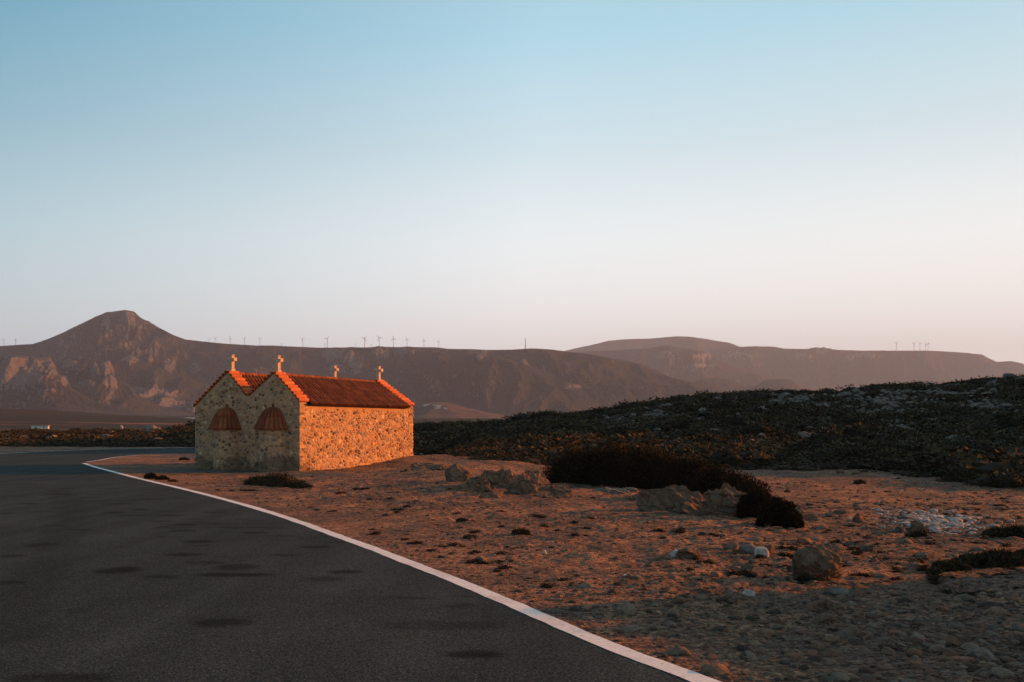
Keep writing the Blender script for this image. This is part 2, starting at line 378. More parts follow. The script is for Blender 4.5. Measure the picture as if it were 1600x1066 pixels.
# ------------------------------------------------------------------ near terrain
S_T = [(-900,670),(0,669.5),(60,669),(110,669),(152,665),(195,668.5),(240,669),(277,665.5),(293,661),(330,659),(450,661),(560,662),(645,660.5),(700,657.5),(780,654),(830,646),
       (880,641),(940,637),(975,629.5),(1030,624),(1100,613.5),(1200,607.5),(1300,604),(1400,598.5),(1500,593),(1555,587),(1600,586),(1700,580),(2100,566)]
D_T = [(-900,170),(260,170),(330,140),(450,110),(645,82),(830,88),(1100,96),(1600,112),(2100,120)]
B_T = [(-900,84),(150,84),(240,83),(450,80),(560,60),(640,46),(760,41),(860,39),(1150,40),(1300,39),(1450,35),(1600,29.5),(2100,24)]
def h_ground(x, y, fine=True):
    x = np.asarray(x, float); y = np.asarray(y, float)
    r = np.hypot(x, y); az = np.arctan2(x, y)
    azc = np.clip(az, R(-50), R(40)); px = CX+F*np.tan(azc)
    ca = np.cos(azc)
    S = interp(px, S_T); D = interp(px, D_T)/ca; B = interp(px, B_T)/ca
    zc = EYE+(HR-S)/F*D*ca-.55
    t = np.clip((r-B)/(D-B), 0, 1.0)
    prof = .62*t+.38*t*t*(3-2*t)
    zh = zc*prof
    over = np.clip(r-D, 0, 1e9)
    wgt = sstep(np.abs(az), R(75), R(60))
    # the open plain behind
    T2 = interp(px, [(-900,640),(0,642),(60,642.5),(110,645),(180,649.5),(260,653),(320,655),(640,655),(700,654),(1700,652)])
    lr = np.log(np.maximum(r, 1))
    rowp = interp(lr, [(math.log(a), b) for a, b in ((150,676),(300,670.5),(400,667),(520,660),(640,653.5),(720,652),(800,655),(1500,660),(2500,659),(9000,657))])
    rowp = rowp+(T2-652)*np.exp(-(np.clip(lr-math.log(720), -9, 0)/.28)**2)*np.exp(-(np.clip(lr-math.log(720), 0, 9)/.1)**2)
    zp = EYE+(HR-rowp)*r/F
    k = sstep(over, 0, 90)
    z = np.where(over > 0, np.where(zc > zp, zc*(1-k)+zp*k, zc*(1-k)+zp*k), zh)
    z = z*wgt + (1-wgt)*np.where(r > 80, (r-80)*.004, 0)
    # unseen ground added on the sun's side, shaped to shade slope and near verge
    sa, ca2 = math.sin(R(SUN_AZ)), math.cos(R(SUN_AZ)); q = -ca2*x+sa*y; s = sa*x+ca2*y
    side = sstep(az, R(29.0), R(37))*sstep(az, R(110), R(85))
    qn = q+2.4*fbm(s*.16, q*.3, 41, 3)
    near = (1.95+.8*fbm(q*.55, s*.05, 43, 3))*sstep(qn, 9.5, 7.6)*sstep(s, 7.5, 13.5)*sstep(q, -30, -14)
    middle = 4.6*sstep(q, 26, 31)*sstep(s, 28, 42)
    far = (12+22*sstep(q, 62, 74))*sstep(q, 43, 52)*sstep(s, 42, 100)*sstep(az, R(28.5), R(52))
    z = z+side*(near+middle+far)*(1+.22*fbm(x*.35, y*.35, 47, 5)+.25*fbm(x*.06, y*.06, 48, 4))*sstep(r, 3500, 600)
    # bank behind the chapel's corner that runs on behind the outcrops
    bank = .42*np.exp(-((x+3.0)/3.4)**2-((y-42.5)/3.6)**2)+.40*np.exp(-((x+1.0-.22*(y-36))/2.2)**2-((y-35)/5)**2)+.25*np.exp(-((x-1.0)/3.0)**2-((y-27.5)/3)**2)
    z = z+bank
    # shallow hollow with rubble on the right
    z = z-.30*np.exp(-((x-11)/6)**2-((y-27)/6)**2)
    sd = road_sd(x, y); m = sstep(sd, .15, 2.5)
    if fine:
        z = z+m*(.07*fbm(x*.35, y*.35, 3, 4)+.06*fbm(x*1.7, y*1.7, 9, 4)+.022*fbm(x*5.5, y*5.5, 29, 3)*sstep(r, 60, 25))
        hs = sstep(t, .02, .2)*sstep(over, 60, 0)
        z = z+m*hs*(.55*fbm(x*.11, y*.11, 5, 4)+.30*fbm(x*.4, y*.4, 6, 3))
        z = z+sstep(r, 500, 2500)*9*fbm(x*.0022, y*.0022, 8, 5)
    z = z-.05*sstep(sd, .02, -.25)
    return z
def h1(x, y): return float(h_ground(np.array([x]), np.array([y]))[0])

azs = np.unique(np.r_[np.linspace(-180, -60, 60), np.linspace(-60, -32, 60), np.linspace(-32, 29, 640), np.linspace(29, 70, 160), np.linspace(70, 180, 60)])
azs = np.radians(azs)
rs = np.unique(np.r_[np.geomspace(.5, 4.5, 14), np.geomspace(4.5, 60, 470), np.geomspace(60, 130, 190), np.geomspace(130, 9000, 130)])
A, RRg = np.meshgrid(azs, rs, indexing='ij')
X = RRg*np.sin(A); Y = RRg*np.cos(A)
Z = h_ground(X, Y)
pxg = CX+F*np.tan(np.clip(A, R(-50), R(50)))
Bg = interp(pxg, B_T)/np.cos(np.clip(A, R(-50), R(50)))
edge = RRg-Bg+4.0*fbm(X*.18, Y*.18, 44, 4)
scrub = sstep(edge, -1.0, 1.5)*(1-sstep(RRg, 200, 330))*(np.abs(A) < R(75))
plain = sstep(RRg, 200, 330)
bare = sstep(RRg, 425, 450)*sstep(RRg, 500, 470)*sstep(fbm(X*.012, Y*.03, 15, 4), -.12, .2)*sstep(A, R(-12), R(-15))
# pale trodden apron in front of and beside the chapel, and the gravel shoulder behind the island
APRON = np.array([G(196,735.6), G(230,734.5), G(305,731.5), G(470,737.5), G(560,739.5), G(540,745.5), G(470,746.5), G(380,742.8), G(300,739.3), G(235,739.5)])
sdp = poly_dist(X[(RRg < 70)], Y[(RRg < 70)], APRON); ins = in_poly(X[(RRg < 70)], Y[(RRg < 70)], APRON)
pave = np.zeros_like(X); nn = .25*fbm(X[(RRg < 70)]*1.5, Y[(RRg < 70)]*1.5, 2, 3)
pave[(RRg < 70)] = sstep(np.where(ins, -sdp, sdp)+nn, .18, -.12)
SH = np.array([G(240,711), G(262,713), G(306,717.6), (-13,47), (-8,50), (-6,62), (-14,63.5)])
mm = (RRg < 90)
sdp = poly_dist(X[mm], Y[mm], SH); ins = in_poly(X[mm], Y[mm], SH)
pave[mm] = np.maximum(pave[mm], .9*sstep(np.where(ins, -sdp, sdp), .4, -.4))
me = np_mesh('ground', np.c_[X.ravel(), Y.ravel(), Z.ravel()], grid_faces(len(azs), len(rs))[:, ::-1], M['ground'], True,
             {'scrub': ('FLOAT', scrub), 'plain': ('FLOAT', plain), 'bare': ('FLOAT', bare), 'pave': ('FLOAT', pave)})
g = obj('ground', me); tag(g, kind='structure')

# ------------------------------------------------------------------ road
tt = np.linspace(0, 1, 300)
RX = RR[:, None, 0]*(1-tt)+LL[:, None, 0]*tt; RY = RR[:, None, 1]*(1-tt)+LL[:, None, 1]*tt
STAIN = [(185,892,36,6.5,1),(253,902,30,3.5,.7),(372,887,42,6,.8),(368,899,68,3.6,1),(322,880,40,3,.55),(287,867.5,32,3,.85),(310,847,30,2.6,.9),(315,853,20,1.6,.5),
         (348,974,54,7,.85),(541,894.5,30,3.6,.9),(507,906,38,4,.6),(740,1024,52,7.5,1),(492,855.5,27,2.4,.85),(445,868,32,2.6,.6),(398,833,25,2,.8),(370,825,60,1.3,.7),
         (255,840,16,1.2,.7),(285,830,24,2,.75),(258,824,18,1.4,.6),(285,820.5,26,1.6,.8),(342,819.5,25,1.2,.7),(250,815,25,1.3,.6),(270,806,26,1.4,.7),(335,801,22,1.3,.7),
         (345,797.5,14,1,.6),(178,801.5,20,1.8,.75),(218,796.5,16,1.4,.8),(240,780.5,24,1.2,.7),(283,779,22,1,.5),(180,788,34,1.2,.6),(145,785,28,1,.7),(135,778,24,1.1,.6),
         (150,773.5,18,1,.5),(95,772.5,26,1.6,.8),(45,787.5,18,1.3,.8),(105,763.5,20,1.1,.6),(45,757.5,16,1,.5),(12,803,14,1.2,.6),(90,822,25,1.4,.6),(123,828,26,1.5,.7),
         (178,833,16,1,.4),(68,852,30,4,.7),(75,858,24,3,.5),(18,870,26,3,.7),(15,911,32,3.6,.8),(95,1062,90,11,.8),(662,978,80,9,.45),(745,978,60,7,.5),(715,947,30,4,.5),
         (640,936,60,3,.45),(660,953,40,3,.35),(520,848,20,1.5,.5),(438,838,26,1.5,.5),(430,826,18,1.2,.5),(375,812,20,1.2,.45),(300,812,20,1.2,.45),(205,806,30,1.2,.45),
         (118,955,20,5,.25),(60,800,24,1.1,.4),(118,742,26,.9,.4),(60,737,30,.9,.45),(170,764,24,.9,.4),(235,770,22,.9,.45),(560,925,18,2,.3),(740,934,30,2.5,.35)]
stain = np.zeros_like(RX)
wx = RX+.05*fbm(RX*2.2, RY*2.2, 71, 3); wy = RY+.07*fbm(RX*2.2, RY*2.2, 77, 3)
for (sx, sy, wdt, hgt, k) in STAIN:
    cx, cy = G(sx, sy); ax = wdt*cy/F; ay = hgt*cy*cy/(EYE*F)
    d = np.sqrt(((wx-cx)/ax)**2+((wy-cy)/ay)**2)
    stain = np.maximum(stain, k*sstep(d, 1.12, .62))
# darker tyre lane and a long seam on the left carriageway
seam = [G(0,1000), G(40,930), G(75,880), G(100,835), G(112,800), G(100,775), G(88,765)]
sm = smooth_poly(seam)
dd = np.full(RX.shape, 9.0); near = (RY > 6) & (RY < 32) & (RX < -1.5)
dd[near] = poly_dist(wx[near], wy[near], sm, False)
stain = np.maximum(stain, .30*sstep(dd, .45, .1))
me = np_mesh('road', np.c_[RX.ravel(), RY.ravel(), np.where(RY > 79, np.maximum(.006, h_ground(RX, RY, False)+.056), .006).ravel()], grid_faces(RX.shape[0], RX.shape[1]), M['asphalt'], True, {'stain': ('FLOAT', np.clip(stain, 0, 1)*.9)})
tag(obj('road', me), kind='structure')
def ribbon(P, w0, off, z, mat, name, wob=0.0, seed=0):
    T = np.gradient(P, axis=0); T /= np.hypot(*T.T)[:, None]+1e-9; Nn = np.c_[-T[:, 1], T[:, 0]]
    s = np.r_[0, np.cumsum(np.hypot(*np.diff(P, axis=0).T))]
    e0 = off+wob*fbm(s*2.3, s*0+1.5, seed, 4); e1 = off+w0+wob*fbm(s*2.3, s*0+7.5, seed+3, 4)
    cols = []
    for k in np.linspace(0, 1, 6): cols.append(np.c_[P+Nn*(e0*(1-k)+e1*k)[:, None], np.full(len(P), z)])
    V = np.stack(cols, 1).reshape(-1, 3)
    return obj(name, np_mesh(name, V, grid_faces(len(P), 6), mat, True))
tag(ribbon(resample(RN, 1500), .168, -.072, .0105, M['paint'], 'edge_line', .02, 4), kind='structure')
tag(ribbon(resample(RFAR[:24], 200), .13, -.02, .0105, M['paint'], 'edge_line', .03, 5), kind='structure')
tag(ribbon(resample(np.vstack([LN[-14:], LFAR[LFAR[:, 1] < 79.3]]), 400), .14, -.20, .0105, M['paint'], 'edge_line', .04, 6), kind='structure')

# ------------------------------------------------------------------ mountains
def mountain(name, crest, dist, front, back, mat, seed, gully=.35, gsc=1/420., px0=-250, px1=1850, baserow=648, cliffs=(), nu=700, nv=170, rough=.06, ease=1.0, jag=.10):
    """a range: crest heights read along its skyline, its slopes cut by gullies"""
    azm = np.arctan((np.linspace(px0, px1, nu)-CX)/F)
    dep = np.r_[np.linspace(dist-front, dist, int(nv*.78)), np.linspace(dist, dist+back, nv-int(nv*.78)+1)[1:]]
    Am, Dm = np.meshgrid(azm, dep, indexing='ij')
    px = CX+F*np.tan(Am)
    x = Dm*np.tan(Am); y = Dm*1.0
    sk = interp(px+2.0*fbm(px*.06, px*0, seed+50, 3), crest)
    zc = EYE+(HR-sk)/F*dist
    zb = EYE+(HR-baserow)/F*(dist-front)-12
    zc = zc+jag*fbm(px*.11, px*0+3, seed+77, 4)*dist/F*2.2
    t = np.clip((Dm-(dist-front))/front, 0, 1)
    u = np.clip((Dm-dist)/back, 0, 1)
    wx_ = x+190*fbm(x/900, y/900, seed+9, 3); wy_ = y+190*fbm(x/900, y/900, seed+13, 3)
    rg = ridged(wx_*gsc, wy_*gsc*.42, seed, 7, .62)-.5
    fb = fbm(x/160, y/160, seed+4, 5)
    prof = t**ease
    prof = .55*prof+.45*prof*prof*(3-2*prof)
    amp = np.sin(np.pi*np.clip(t, 0, 1))**.8*(1-.0*t)
    z = zb+(zc-zb)*prof
    z = z+(zc-zb)*gully*amp*rg*1.5+rough*(zc-zb)*fb*np.clip(amp+.06, 0, 1)
    cl = np.zeros_like(x)
    for (cpx, crow, wpx, hpx, k) in cliffs:
        # pale crags: a lump that juts from the slope
        zrow = EYE+(HR-crow)/F*Dm
        d2 = ((px-cpx)/wpx)**2+((z-zrow)/(hpx/F*Dm))**2
        e_ = np.exp(-d2*1.1); cl = np.maximum(cl, e_)
        z = z+e_*k*(14+26*(ridged(x/70, y/70, seed+21, 4)-.3))*dist/4000
    z = np.where(u > 0, z-(zc-zb)*.9*u*u, z)
    lim = EYE+(zc-EYE)*Dm/dist*(1.0-.02*np.clip(1-t, 0, 1)-.0008)
    z = np.where(t < .999, np.minimum(z, lim+.03*(z-lim)), z)
    me = np_mesh(name, np.c_[x.ravel(), y.ravel(), z.ravel()], grid_faces(nu, len(dep))[:, ::-1], mat, True, {'cliff': ('FLOAT', cl*.60)})
    return tag(obj(name, me), kind='structure'), (lambda p: None)

C1 = [(-250,548),(-60,545),(0,541),(30,539),(50,538),(75,530),(100,519),(125,507),(150,494.5),(165,489),(185,486),(197,485),(206,487),(214,493),(230,503),(250,513),(270,523),(290,530.5),(320,534),(350,537),(400,540),(430,540),
      (470,542),(510,544),(560,543),(620,543),(680,542.5),(700,545),(740,546),(760,547),(800,546.5),(830,544.5),(860,546),(885,549.5),(920,553),(1000,568),(1050,590),(1200,625),(1850,640)]
mountain('mountain_ridge', C1, 5200, 1250, 900, M['mount'], 11, gully=.34, px1=1250, nu=760, baserow=645,
         cliffs=[(520,556,22,9,1),(548,560,9,12,.8),(592,551,14,7,.9),(630,549,20,5,.7),(755,555,14,5,.8),(200,494,14,6,.7),(168,503,5,12,.6),(265,568,8,10,.6),(305,575,10,9,.5),(525,578,12,9,.9),(560,580,10,16,.5),(240,505,20,5,.4)], rough=.10)
C2 = [(-250,575),(-60,566),(0,563),(20,557),(42,559),(60,562),(80,566),(90,578),(100,592),(117,610),(150,628),(200,641),(260,648),(1850,652)]
mountain('rocky_hill', C2, 3400, 340, 300, M['foothill'], 23, gully=.30, gsc=1/170., px0=-250, px1=260, nu=330, nv=130, baserow=645,
         cliffs=[(20,580,28,18,1.4),(62,572,20,14,1.6),(45,592,22,9,1.0),(100,596,8,6,.8),(30,562,20,6,.8)], rough=.16)
C3 = [(-100,640),(20,610),(60,585),(85,572),(105,564),(130,561),(150,563),(165,566),(175,577),(184,590),(200,600),(216,618),(250,634),(300,645),(1850,655)]
mountain('crag_hill', C3, 3800, 420, 350, M['foothill'], 31, gully=.30, gsc=1/180., px0=-60, px1=330, nu=330, nv=130, baserow=645,
         cliffs=[(165,578,10,9,1.8),(148,580,6,6,1.2),(110,570,12,7,1.2),(172,596,8,6,1.0),(135,600,12,5,.6)], rough=.16)
C4 = [(60,640),(120,600),(160,575),(180,567),(205,561),(225,566),(250,576),(280,588),(310,596),(340,606),(380,618),(430,630),(500,642),(600,650),(1850,655)]
mountain('foothill', C4, 4200, 560, 400, M['foothill'], 47, gully=.26, gsc=1/200., px0=60, px1=620, nu=420, nv=140, baserow=647,
         cliffs=[(205,564,16,5,.8),(270,633,34,9,.7),(310,640,16,12,1.0),(250,615,30,8,.4),(215,610,16,5,.5)], rough=.13)
C5 = [(300,655),(420,620),(500,598),(560,583),(600,570),(640,557),(690,556),(740,554),(760,555),(790,561),(815,567),(850,580),(880,592),(905,601),(930,612),(945,621),(960,628),(985,640),(1850,655)]
mountain('spur', C5, 4500, 800, 450, M['mount'], 59, gully=.24, gsc=1/230., px0=420, px1=1000, nu=440, nv=140, baserow=648,
         cliffs=[(752,558,12,5,.8),(820,568,8,6,.8),(900,605,30,5,.35),(935,617,8,4,.8)], rough=.09)
C6 = [(500,655),(640,648),(655,632),(670,628),(700,629),(730,637),(760,644),(800,651),(1850,660)]
mountain('low_hillside', C6, 3000, 500, 300, M['pinkhill'], 61, gully=.15, gsc=1/120., px0=560, px1=860, nu=220, nv=80, baserow=650, rough=.05)
C7 = [(700,580),(800,560),(860,552),(900,550),(950,548),(985,546),(1015,544),(1035,540.5),(1050,541),(1075,545),(1095,549),(1120,562),(1150,573),(1180,584),(1230,596),(1300,610),(1850,640)]
mountain('hazy_ridge', C7, 8600, 1100, 600, M['mount_far'], 73, gully=.30, gsc=1/520., px0=760, px1=1500, nu=480, nv=140, baserow=640,
         cliffs=[(1040,556,14,6,.8),(1110,556,20,5,.8),(1100,572,20,4,.4)], rough=.10)
C8 = [(700,575),(840,556),(880,549),(905,543),(930,538),(950,532.5),(980,530),(1010,529.5),(1040,527),(1060,525.5),(1080,526.5),(1110,531),(1140,536),(1160,543),(1200,552),(1850,640)]
mountain('far_plateau', C8, 11600, 1300, 700, M['mount_far'], 83, gully=.25, gsc=1/700., px0=720, px1=1500, nu=400, nv=100, baserow=620, rough=.07)
C9 = [(900,560),(1100,548),(1135,543),(1150,542.5),(1180,541),(1210,542),(1225,545),(1260,545.5),(1275,543),(1290,546.5),(1350,548),(1450,548),(1490,550),(1535,554),(1545,560),(1558,565.5),(1580,564),(1600,569),(1640,577),(1750,590),(1850,610)]
mountain('hazy_plateau', C9, 10500, 1300, 800, M['mount_far'], 97, gully=.30, gsc=1/600., px0=1000, px1=1850, nu=560, nv=140, baserow=632,
         cliffs=[(1150,556,20,5,.8),(1285,550,14,4,1.0),(1350,556,30,4,.5),(1250,556,16,4,.5)], rough=.09)
C10 = [(1030,640),(1060,612),(1075,600),(1095,592),(1120,590),(1140,593),(1165,605),(1180,603),(1195,594),(1220,592),(1238,594),(1250,606),(1290,616),(1400,630),(1850,650)]
mountain('dark_knoll', C10, 6400, 600, 400, M['mount'], 101, gully=.12, gsc=1/300., px0=1000, px1=1450, nu=260, nv=80, baserow=640, rough=.05)
# ------------------------------------------------------------------ chapel
CH = Vector((-7.68, 36.0, 0)); TH = R(27.2); LEN = 7.5
U = Vector((-math.cos(TH), math.sin(TH), 0)); VV = Vector((math.sin(TH), math.cos(TH), 0))
chapel = bpy.data.objects.new('chapel', None); COL.objects.link(chapel)
chapel.location = CH+U*2.535+VV*3.75; chapel.rotation_euler = (0, 0, -TH)
tag(chapel, 'small twin gabled rubble stone chapel with red tiled roofs and marble crosses beside the road', 'chapel')
WF = [0, 1.156, 2.458, 3.386, 5.07]; WB = [0, 1.65, 2.85, 4.02, 5.65]
ZT = [2.57, 3.63, 2.735, 3.73, 2.44]
def CP(wf, v, z=0.0):
    """wall coordinates (w along the east front from the right corner, v along the length) to the chapel's own frame"""
    t = v/LEN
    ww = np.interp(wf, WF, WF)*(1-t)+np.interp(wf, WF, WB)*t if 0 <= wf <= 5.07 else (wf+(0 if wf < 0 else .58*t))
    return Vector((-(ww-2.535), v-3.75, z))
def slab(name, v0, v1, drop, inset=0.0):
    zt = [z-drop for z in ZT]; W = list(WF); W[0] += inset; W[-1] -= inset
    V = []
    for v in (v0, v1):
        V += [CP(W[0], v, -.4), CP(W[-1], v, -.4)]+[CP(W[k], v, zt[k]) for k in (4, 3, 2, 1, 0)]
    n = 7
    # the two faces are split at the valley into convex pieces
    F_ = [(0,1,2,3,4), (0,4,5,6)]; F_ += [tuple(n+i for i in reversed(f)) for f in F_[:2]]
    F_ += [(i, n+i, n+(i+1) % n, (i+1) % n) for i in range(n)]
    return obj(name, py_mesh(name, V, F_, M['mortar']), chapel)
GT = .42
gable_f = slab('gable_wall', 0, GT, .03); gable_b = slab('gable_wall', LEN-GT, LEN, .03)
wall = slab('wall', GT, LEN-GT, .19, .004)

# rubble masonry: every stone is its own lump, pressed into the lime mortar
def stone_cells(W, H, sx, sy, seed, keep=None):
    rnd = random.Random(seed); pts = {}
    nx = int(W/sx)+3; ny = int(H/sy)+3
    for j in range(-1, ny):
        for i in range(-1, nx):
            if rnd.random() < .22 and 0 < i < nx-2: continue
            pts[(i, j)] = ((i+.5*(j % 2)+rnd.uniform(-.42, .42))*sx, (j+.5+rnd.uniform(-.36, .36))*sy)
    out = []
    for (i, j), (x, y) in pts.items():
        if not (-.02 < x < W+.02 and -.02 < y < H+.02): continue
        poly = [(x-sx*1.7, y-sy*1.5), (x+sx*1.7, y-sy*1.5), (x+sx*1.7, y+sy*1.5), (x-sx*1.7, y+sy*1.5)]
        for dj in range(-3, 4):
            for di in range(-3, 4):
                q = pts.get((i+di, j+dj))
                if not q or (di == 0 and dj == 0): continue
                mx, my = (x+q[0])/2, (y+q[1])/2; dx, dy = (q[0]-x), (q[1]-y)*1.6
                new = []
                for a in range(len(poly)):
                    p, r = poly[a], poly[(a+1) % len(poly)]
                    fp = (p[0]-mx)*dx+(p[1]-my)*dy; fr = (r[0]-mx)*dx+(r[1]-my)*dy
                    if fp <= 0: new.append(p)
                    if fp*fr < 0:
                        t = fp/(fp-fr); new.append((p[0]+(r[0]-p[0])*t, p[1]+(r[1]-p[1])*t))
                poly = new
                if len(poly) < 3: break
            if len(poly) < 3: break
        if len(poly) < 3: continue
        cx = sum(p[0] for p in poly)/len(poly); cy = sum(p[1] for p in poly)/len(poly)
        k = rnd.uniform(.66, .93)
        poly = [(min(max(cx+(p[0]-cx)*k, .004), W-.004), min(max(cy+(p[1]-cy)*k, .01), H)) for p in poly]
        # round the corners off
        rp = []
        for a in range(len(poly)):
            p, r = poly[a], poly[(a+1) % len(poly)]
            if math.hypot(p[0]-r[0], p[1]-r[1]) < .012: continue
            rp += [(p[0]*.72+r[0]*.28, p[1]*.72+r[1]*.28), (p[0]*.28+r[0]*.72, p[1]*.28+r[1]*.72)]
        if len(rp) < 5 or (keep and not keep(rp)): continue
        if rnd.random() < .10: continue
        ar = abs(sum(rp[a][0]*rp[(a+1) % len(rp)][1]-rp[(a+1) % len(rp)][0]*rp[a][1] for a in range(len(rp))))/2
        if ar < .0012: continue
        out.append((ar, rp, rnd.uniform(.003, .020), rnd.choice(STC), rnd.uniform(.75, 1.2), (cx, cy)))
    return out
STC = [(.54,.35,.205)]*5+[(.47,.30,.175)]*6+[(.38,.24,.145)]*5+[(.27,.21,.165)]*3+[(.32,.16,.085)]*3+[(.17,.11,.075)]*2+[(.52,.40,.27)]*2+[(.12,.08,.06)]
def stone_geo(c, mp):
    ar, rp, d, col, b, (cx, cy) = c
    n = len(rp); V = []
    for k, dd in ((1.0, -.012), (.96, d*.6), (.72, d)):
        V += [mp(cx+(p[0]-cx)*k, cy+(p[1]-cy)*k, dd+(.10*(k < .8)*d*((a % 3)-1))) for a, p in enumerate(rp)]
    V.append(mp(cx, cy, d*1.08))
    F_ = [(l*n+a, l*n+(a+1) % n, (l+1)*n+(a+1) % n, (l+1)*n+a) for l in (0, 1) for a in range(n)]+[(2*n+a, 2*n+(a+1) % n, 3*n) for a in range(n)]
    return V, F_, tuple(x*b for x in col)
def inside_gable(rp, m=.035):
    return all(p[1] < np.interp(p[0], WF, ZT)-m*1.3-.03 and .0 <= p[0] <= 5.07 for p in rp)
APS = [(1.2, .53), (3.42, .53)]
def keep_front(rp):
    if not inside_gable(rp): return False
    for (aw, ar_) in APS:
        if any(abs(p[0]-aw) < ar_+.0 and p[1] < 1.62 for p in rp): return False
        if any(abs(p[0]-aw) < .66*(1-max(0, (p[1]-1.5)/.9)**2)**.5 if p[1] < 2.38 and p[1] > 1.45 else False for p in rp): return False
    return True
groups_ = []
# lit side wall (w = 0): s runs along v
zside = ZT[0]-.19
sc_ = stone_cells(LEN, 2.53, .185, .092, 5, lambda rp: all((p[1] < 2.34) or p[0] < GT or p[0] > LEN-GT for p in rp))
def mp_side(s, z, d): return tuple(Vector((2.535+d, s-3.75, z)))
fr_ = stone_cells(5.07, 3.75, .185, .092, 9, keep_front)
def mp_front(s, z, d): return tuple(Vector((-(s-2.535), -3.75-d, z)))
for c in sc_:
    par = gable_f if c[5][0] < GT else gable_b if c[5][0] > LEN-GT else wall
    groups_.append((c[0]*1.25, c, mp_side, par))
for c in fr_: groups_.append((c[0], c, mp_front, gable_f))
apse_o = []
for (aw, ar_) in APS:
    mb = MB(); n = 28; cx = -(aw-2.535)
    ring = [(cx-ar_*math.cos(math.pi*k/n), -3.75-ar_*math.sin(math.pi*k/n)) for k in range(n+1)]
    V = [(x, y, -.4) for x, y in ring]+[(x, y, 1.60) for x, y in ring]
    mb.add(V, [(k, k+1, n+2+k, n+1+k) for k in range(n)]+[tuple(range(n+1, 2*n+2))])
    ap = obj('apse', mb.mesh('apse', M['mortar']), chapel); apse_o.append(ap)
    def mp_ap(s, z, d, cx=cx, r=ar_):
        a = math.pi-s/r; rr_ = r+d
        return (cx-rr_*math.cos(math.pi-a), -3.75-rr_*math.sin(math.pi-a), z)
    for c in stone_cells(math.pi*ar_, 1.56, .15, .10, int(aw*100), lambda rp: all(.02 < p[0] < math.pi*.53-.02 for p in rp)):
        groups_.append((c[0]*.95, c, mp_ap, ap))
groups_.sort(key=lambda t: -t[0])
rest = {}
for i, (a_, c, mp, par) in enumerate(groups_):
    V, F_, col = stone_geo(c, mp)
    if i < 298:
        me = py_mesh('stone', V, F_, M['stone'], True, {'tone': ('FLOAT_COLOR', [col]*len(V))})
        obj('stone', me, par)
    else:
        rest.setdefault(par.name, (par, MB()))[1].add(V, F_, col)
for par, mb in rest.values():
    tag(obj('small_stones', mb.mesh('small_stones', M['stone'], True, True), par), kind='stuff')

# long corner stones that bond the two faces at each end of the lit wall
cr_ = random.Random(21)
for vc, sg, par in ((0.0, -1, gable_f), (LEN, 1, gable_b)):
    z = .02; k = 0
    while z < 2.42:
        hh = cr_.uniform(.07, .17); la, lb = (cr_.uniform(.24, .42), cr_.uniform(.10, .18)) if k % 2 else (cr_.uniform(.10, .18), cr_.uniform(.24, .42))
        p = cr_.uniform(.006, .03); x1 = 2.535+p; x0 = x1-la; y1 = (vc-3.75)+sg*p; y0 = y1-sg*lb
        V = [(x+cr_.uniform(-.010, .010), y+cr_.uniform(-.010, .010), zz+cr_.uniform(-.008, .008)) for zz in (z+.008, z+hh-.010) for x, y in ((x0, y0), (x1, y0), (x1, y1), (x0, y1))]
        col = cr_.choice(STC[:17]); b_ = cr_.uniform(.75, 1.1)
        me = py_mesh('corner_stone', V, [(0,3,2,1), (4,5,6,7), (0,1,5,4), (1,2,6,5), (2,3,7,6), (3,0,4,7)], M['stone'], False, {'tone': ('FLOAT_COLOR', [tuple(c_*b_ for c_ in col)]*8)})
        o = obj('corner_stone', me, par); bv = o.modifiers.new('b', 'BEVEL'); bv.width = .012; bv.segments = 2
        z += hh+cr_.uniform(.004, .03); k += 1

# barrel tiles
def tile_mesh():
    n = 7; V = []; F_ = []
    for j, (y, r) in enumerate(((0, .86), (1, 1.0))):
        for rr_ in (r, r-.16):
            V += [(-rr_*math.cos(math.pi*k/n), y, rr_*math.sin(math.pi*k/n)*1.25) for k in range(n+1)]
    m = n+1
    for k in range(n):
        F_ += [(k, 2*m+k, 2*m+k+1, k+1), (m+k, m+k+1, 3*m+k+1, 3*m+k), (k, k+1, m+k+1, m+k), (2*m+k, 3*m+k, 3*m+k+1, 2*m+k+1)]
    F_ += [(0, m, 3*m, 2*m), (n, 2*m+n, 3*m+n, m+n)]
    return V, F_
TV, TF = tile_mesh()
def m_tile(name, base, spread):
    m, N, L, p = mat_new(name, .85)
    P = n_pos(N)
    rn = N.new('ShaderNodeObjectInfo').outputs['Random']
    a = n_noise(N, L, 24, 5, .7, P); b = n_noise(N, L, 2.3, 4, .6, P)
    c = n_ramp(N, L, rn, [(0, tuple(x*(1-spread) for x in base)), (.5, base), (1, (base[0]*(1+spread), base[1]*(1+spread*1.3), base[2]*(1+spread)))])
    c = n_mix(N, L, 1.0, c, n_ramp(N, L, a, [(.3, (.6,.6,.6)), (.7, (1.25,1.25,1.25))]), 'MULTIPLY')
    c = n_mix(N, L, 1.0, c, n_ramp(N, L, b, [(.3, (.75,.75,.78)), (.7, (1.15,1.1,1.05))]), 'MULTIPLY')
    L.new(c, p.inputs['Base Color']); n_bump(N, L, p, a, .3, .01); return m
M['rtile'] = m_tile('weathered_red_tile', (.24,.072,.032), .35)
M['rpan'] = m_tile('shade_painted_pan_tile', (.05,.02,.016), .1)  # pan colour darkened to paint in the shade between cover tiles
M['ctile'] = m_tile('orange_clay_tile', (.58,.17,.065), .18)
tile_r = py_mesh('roof_tile', TV, TF, M['rtile'], True); tile_c = py_mesh('coping_tile', TV, TF, M['ctile'], True)
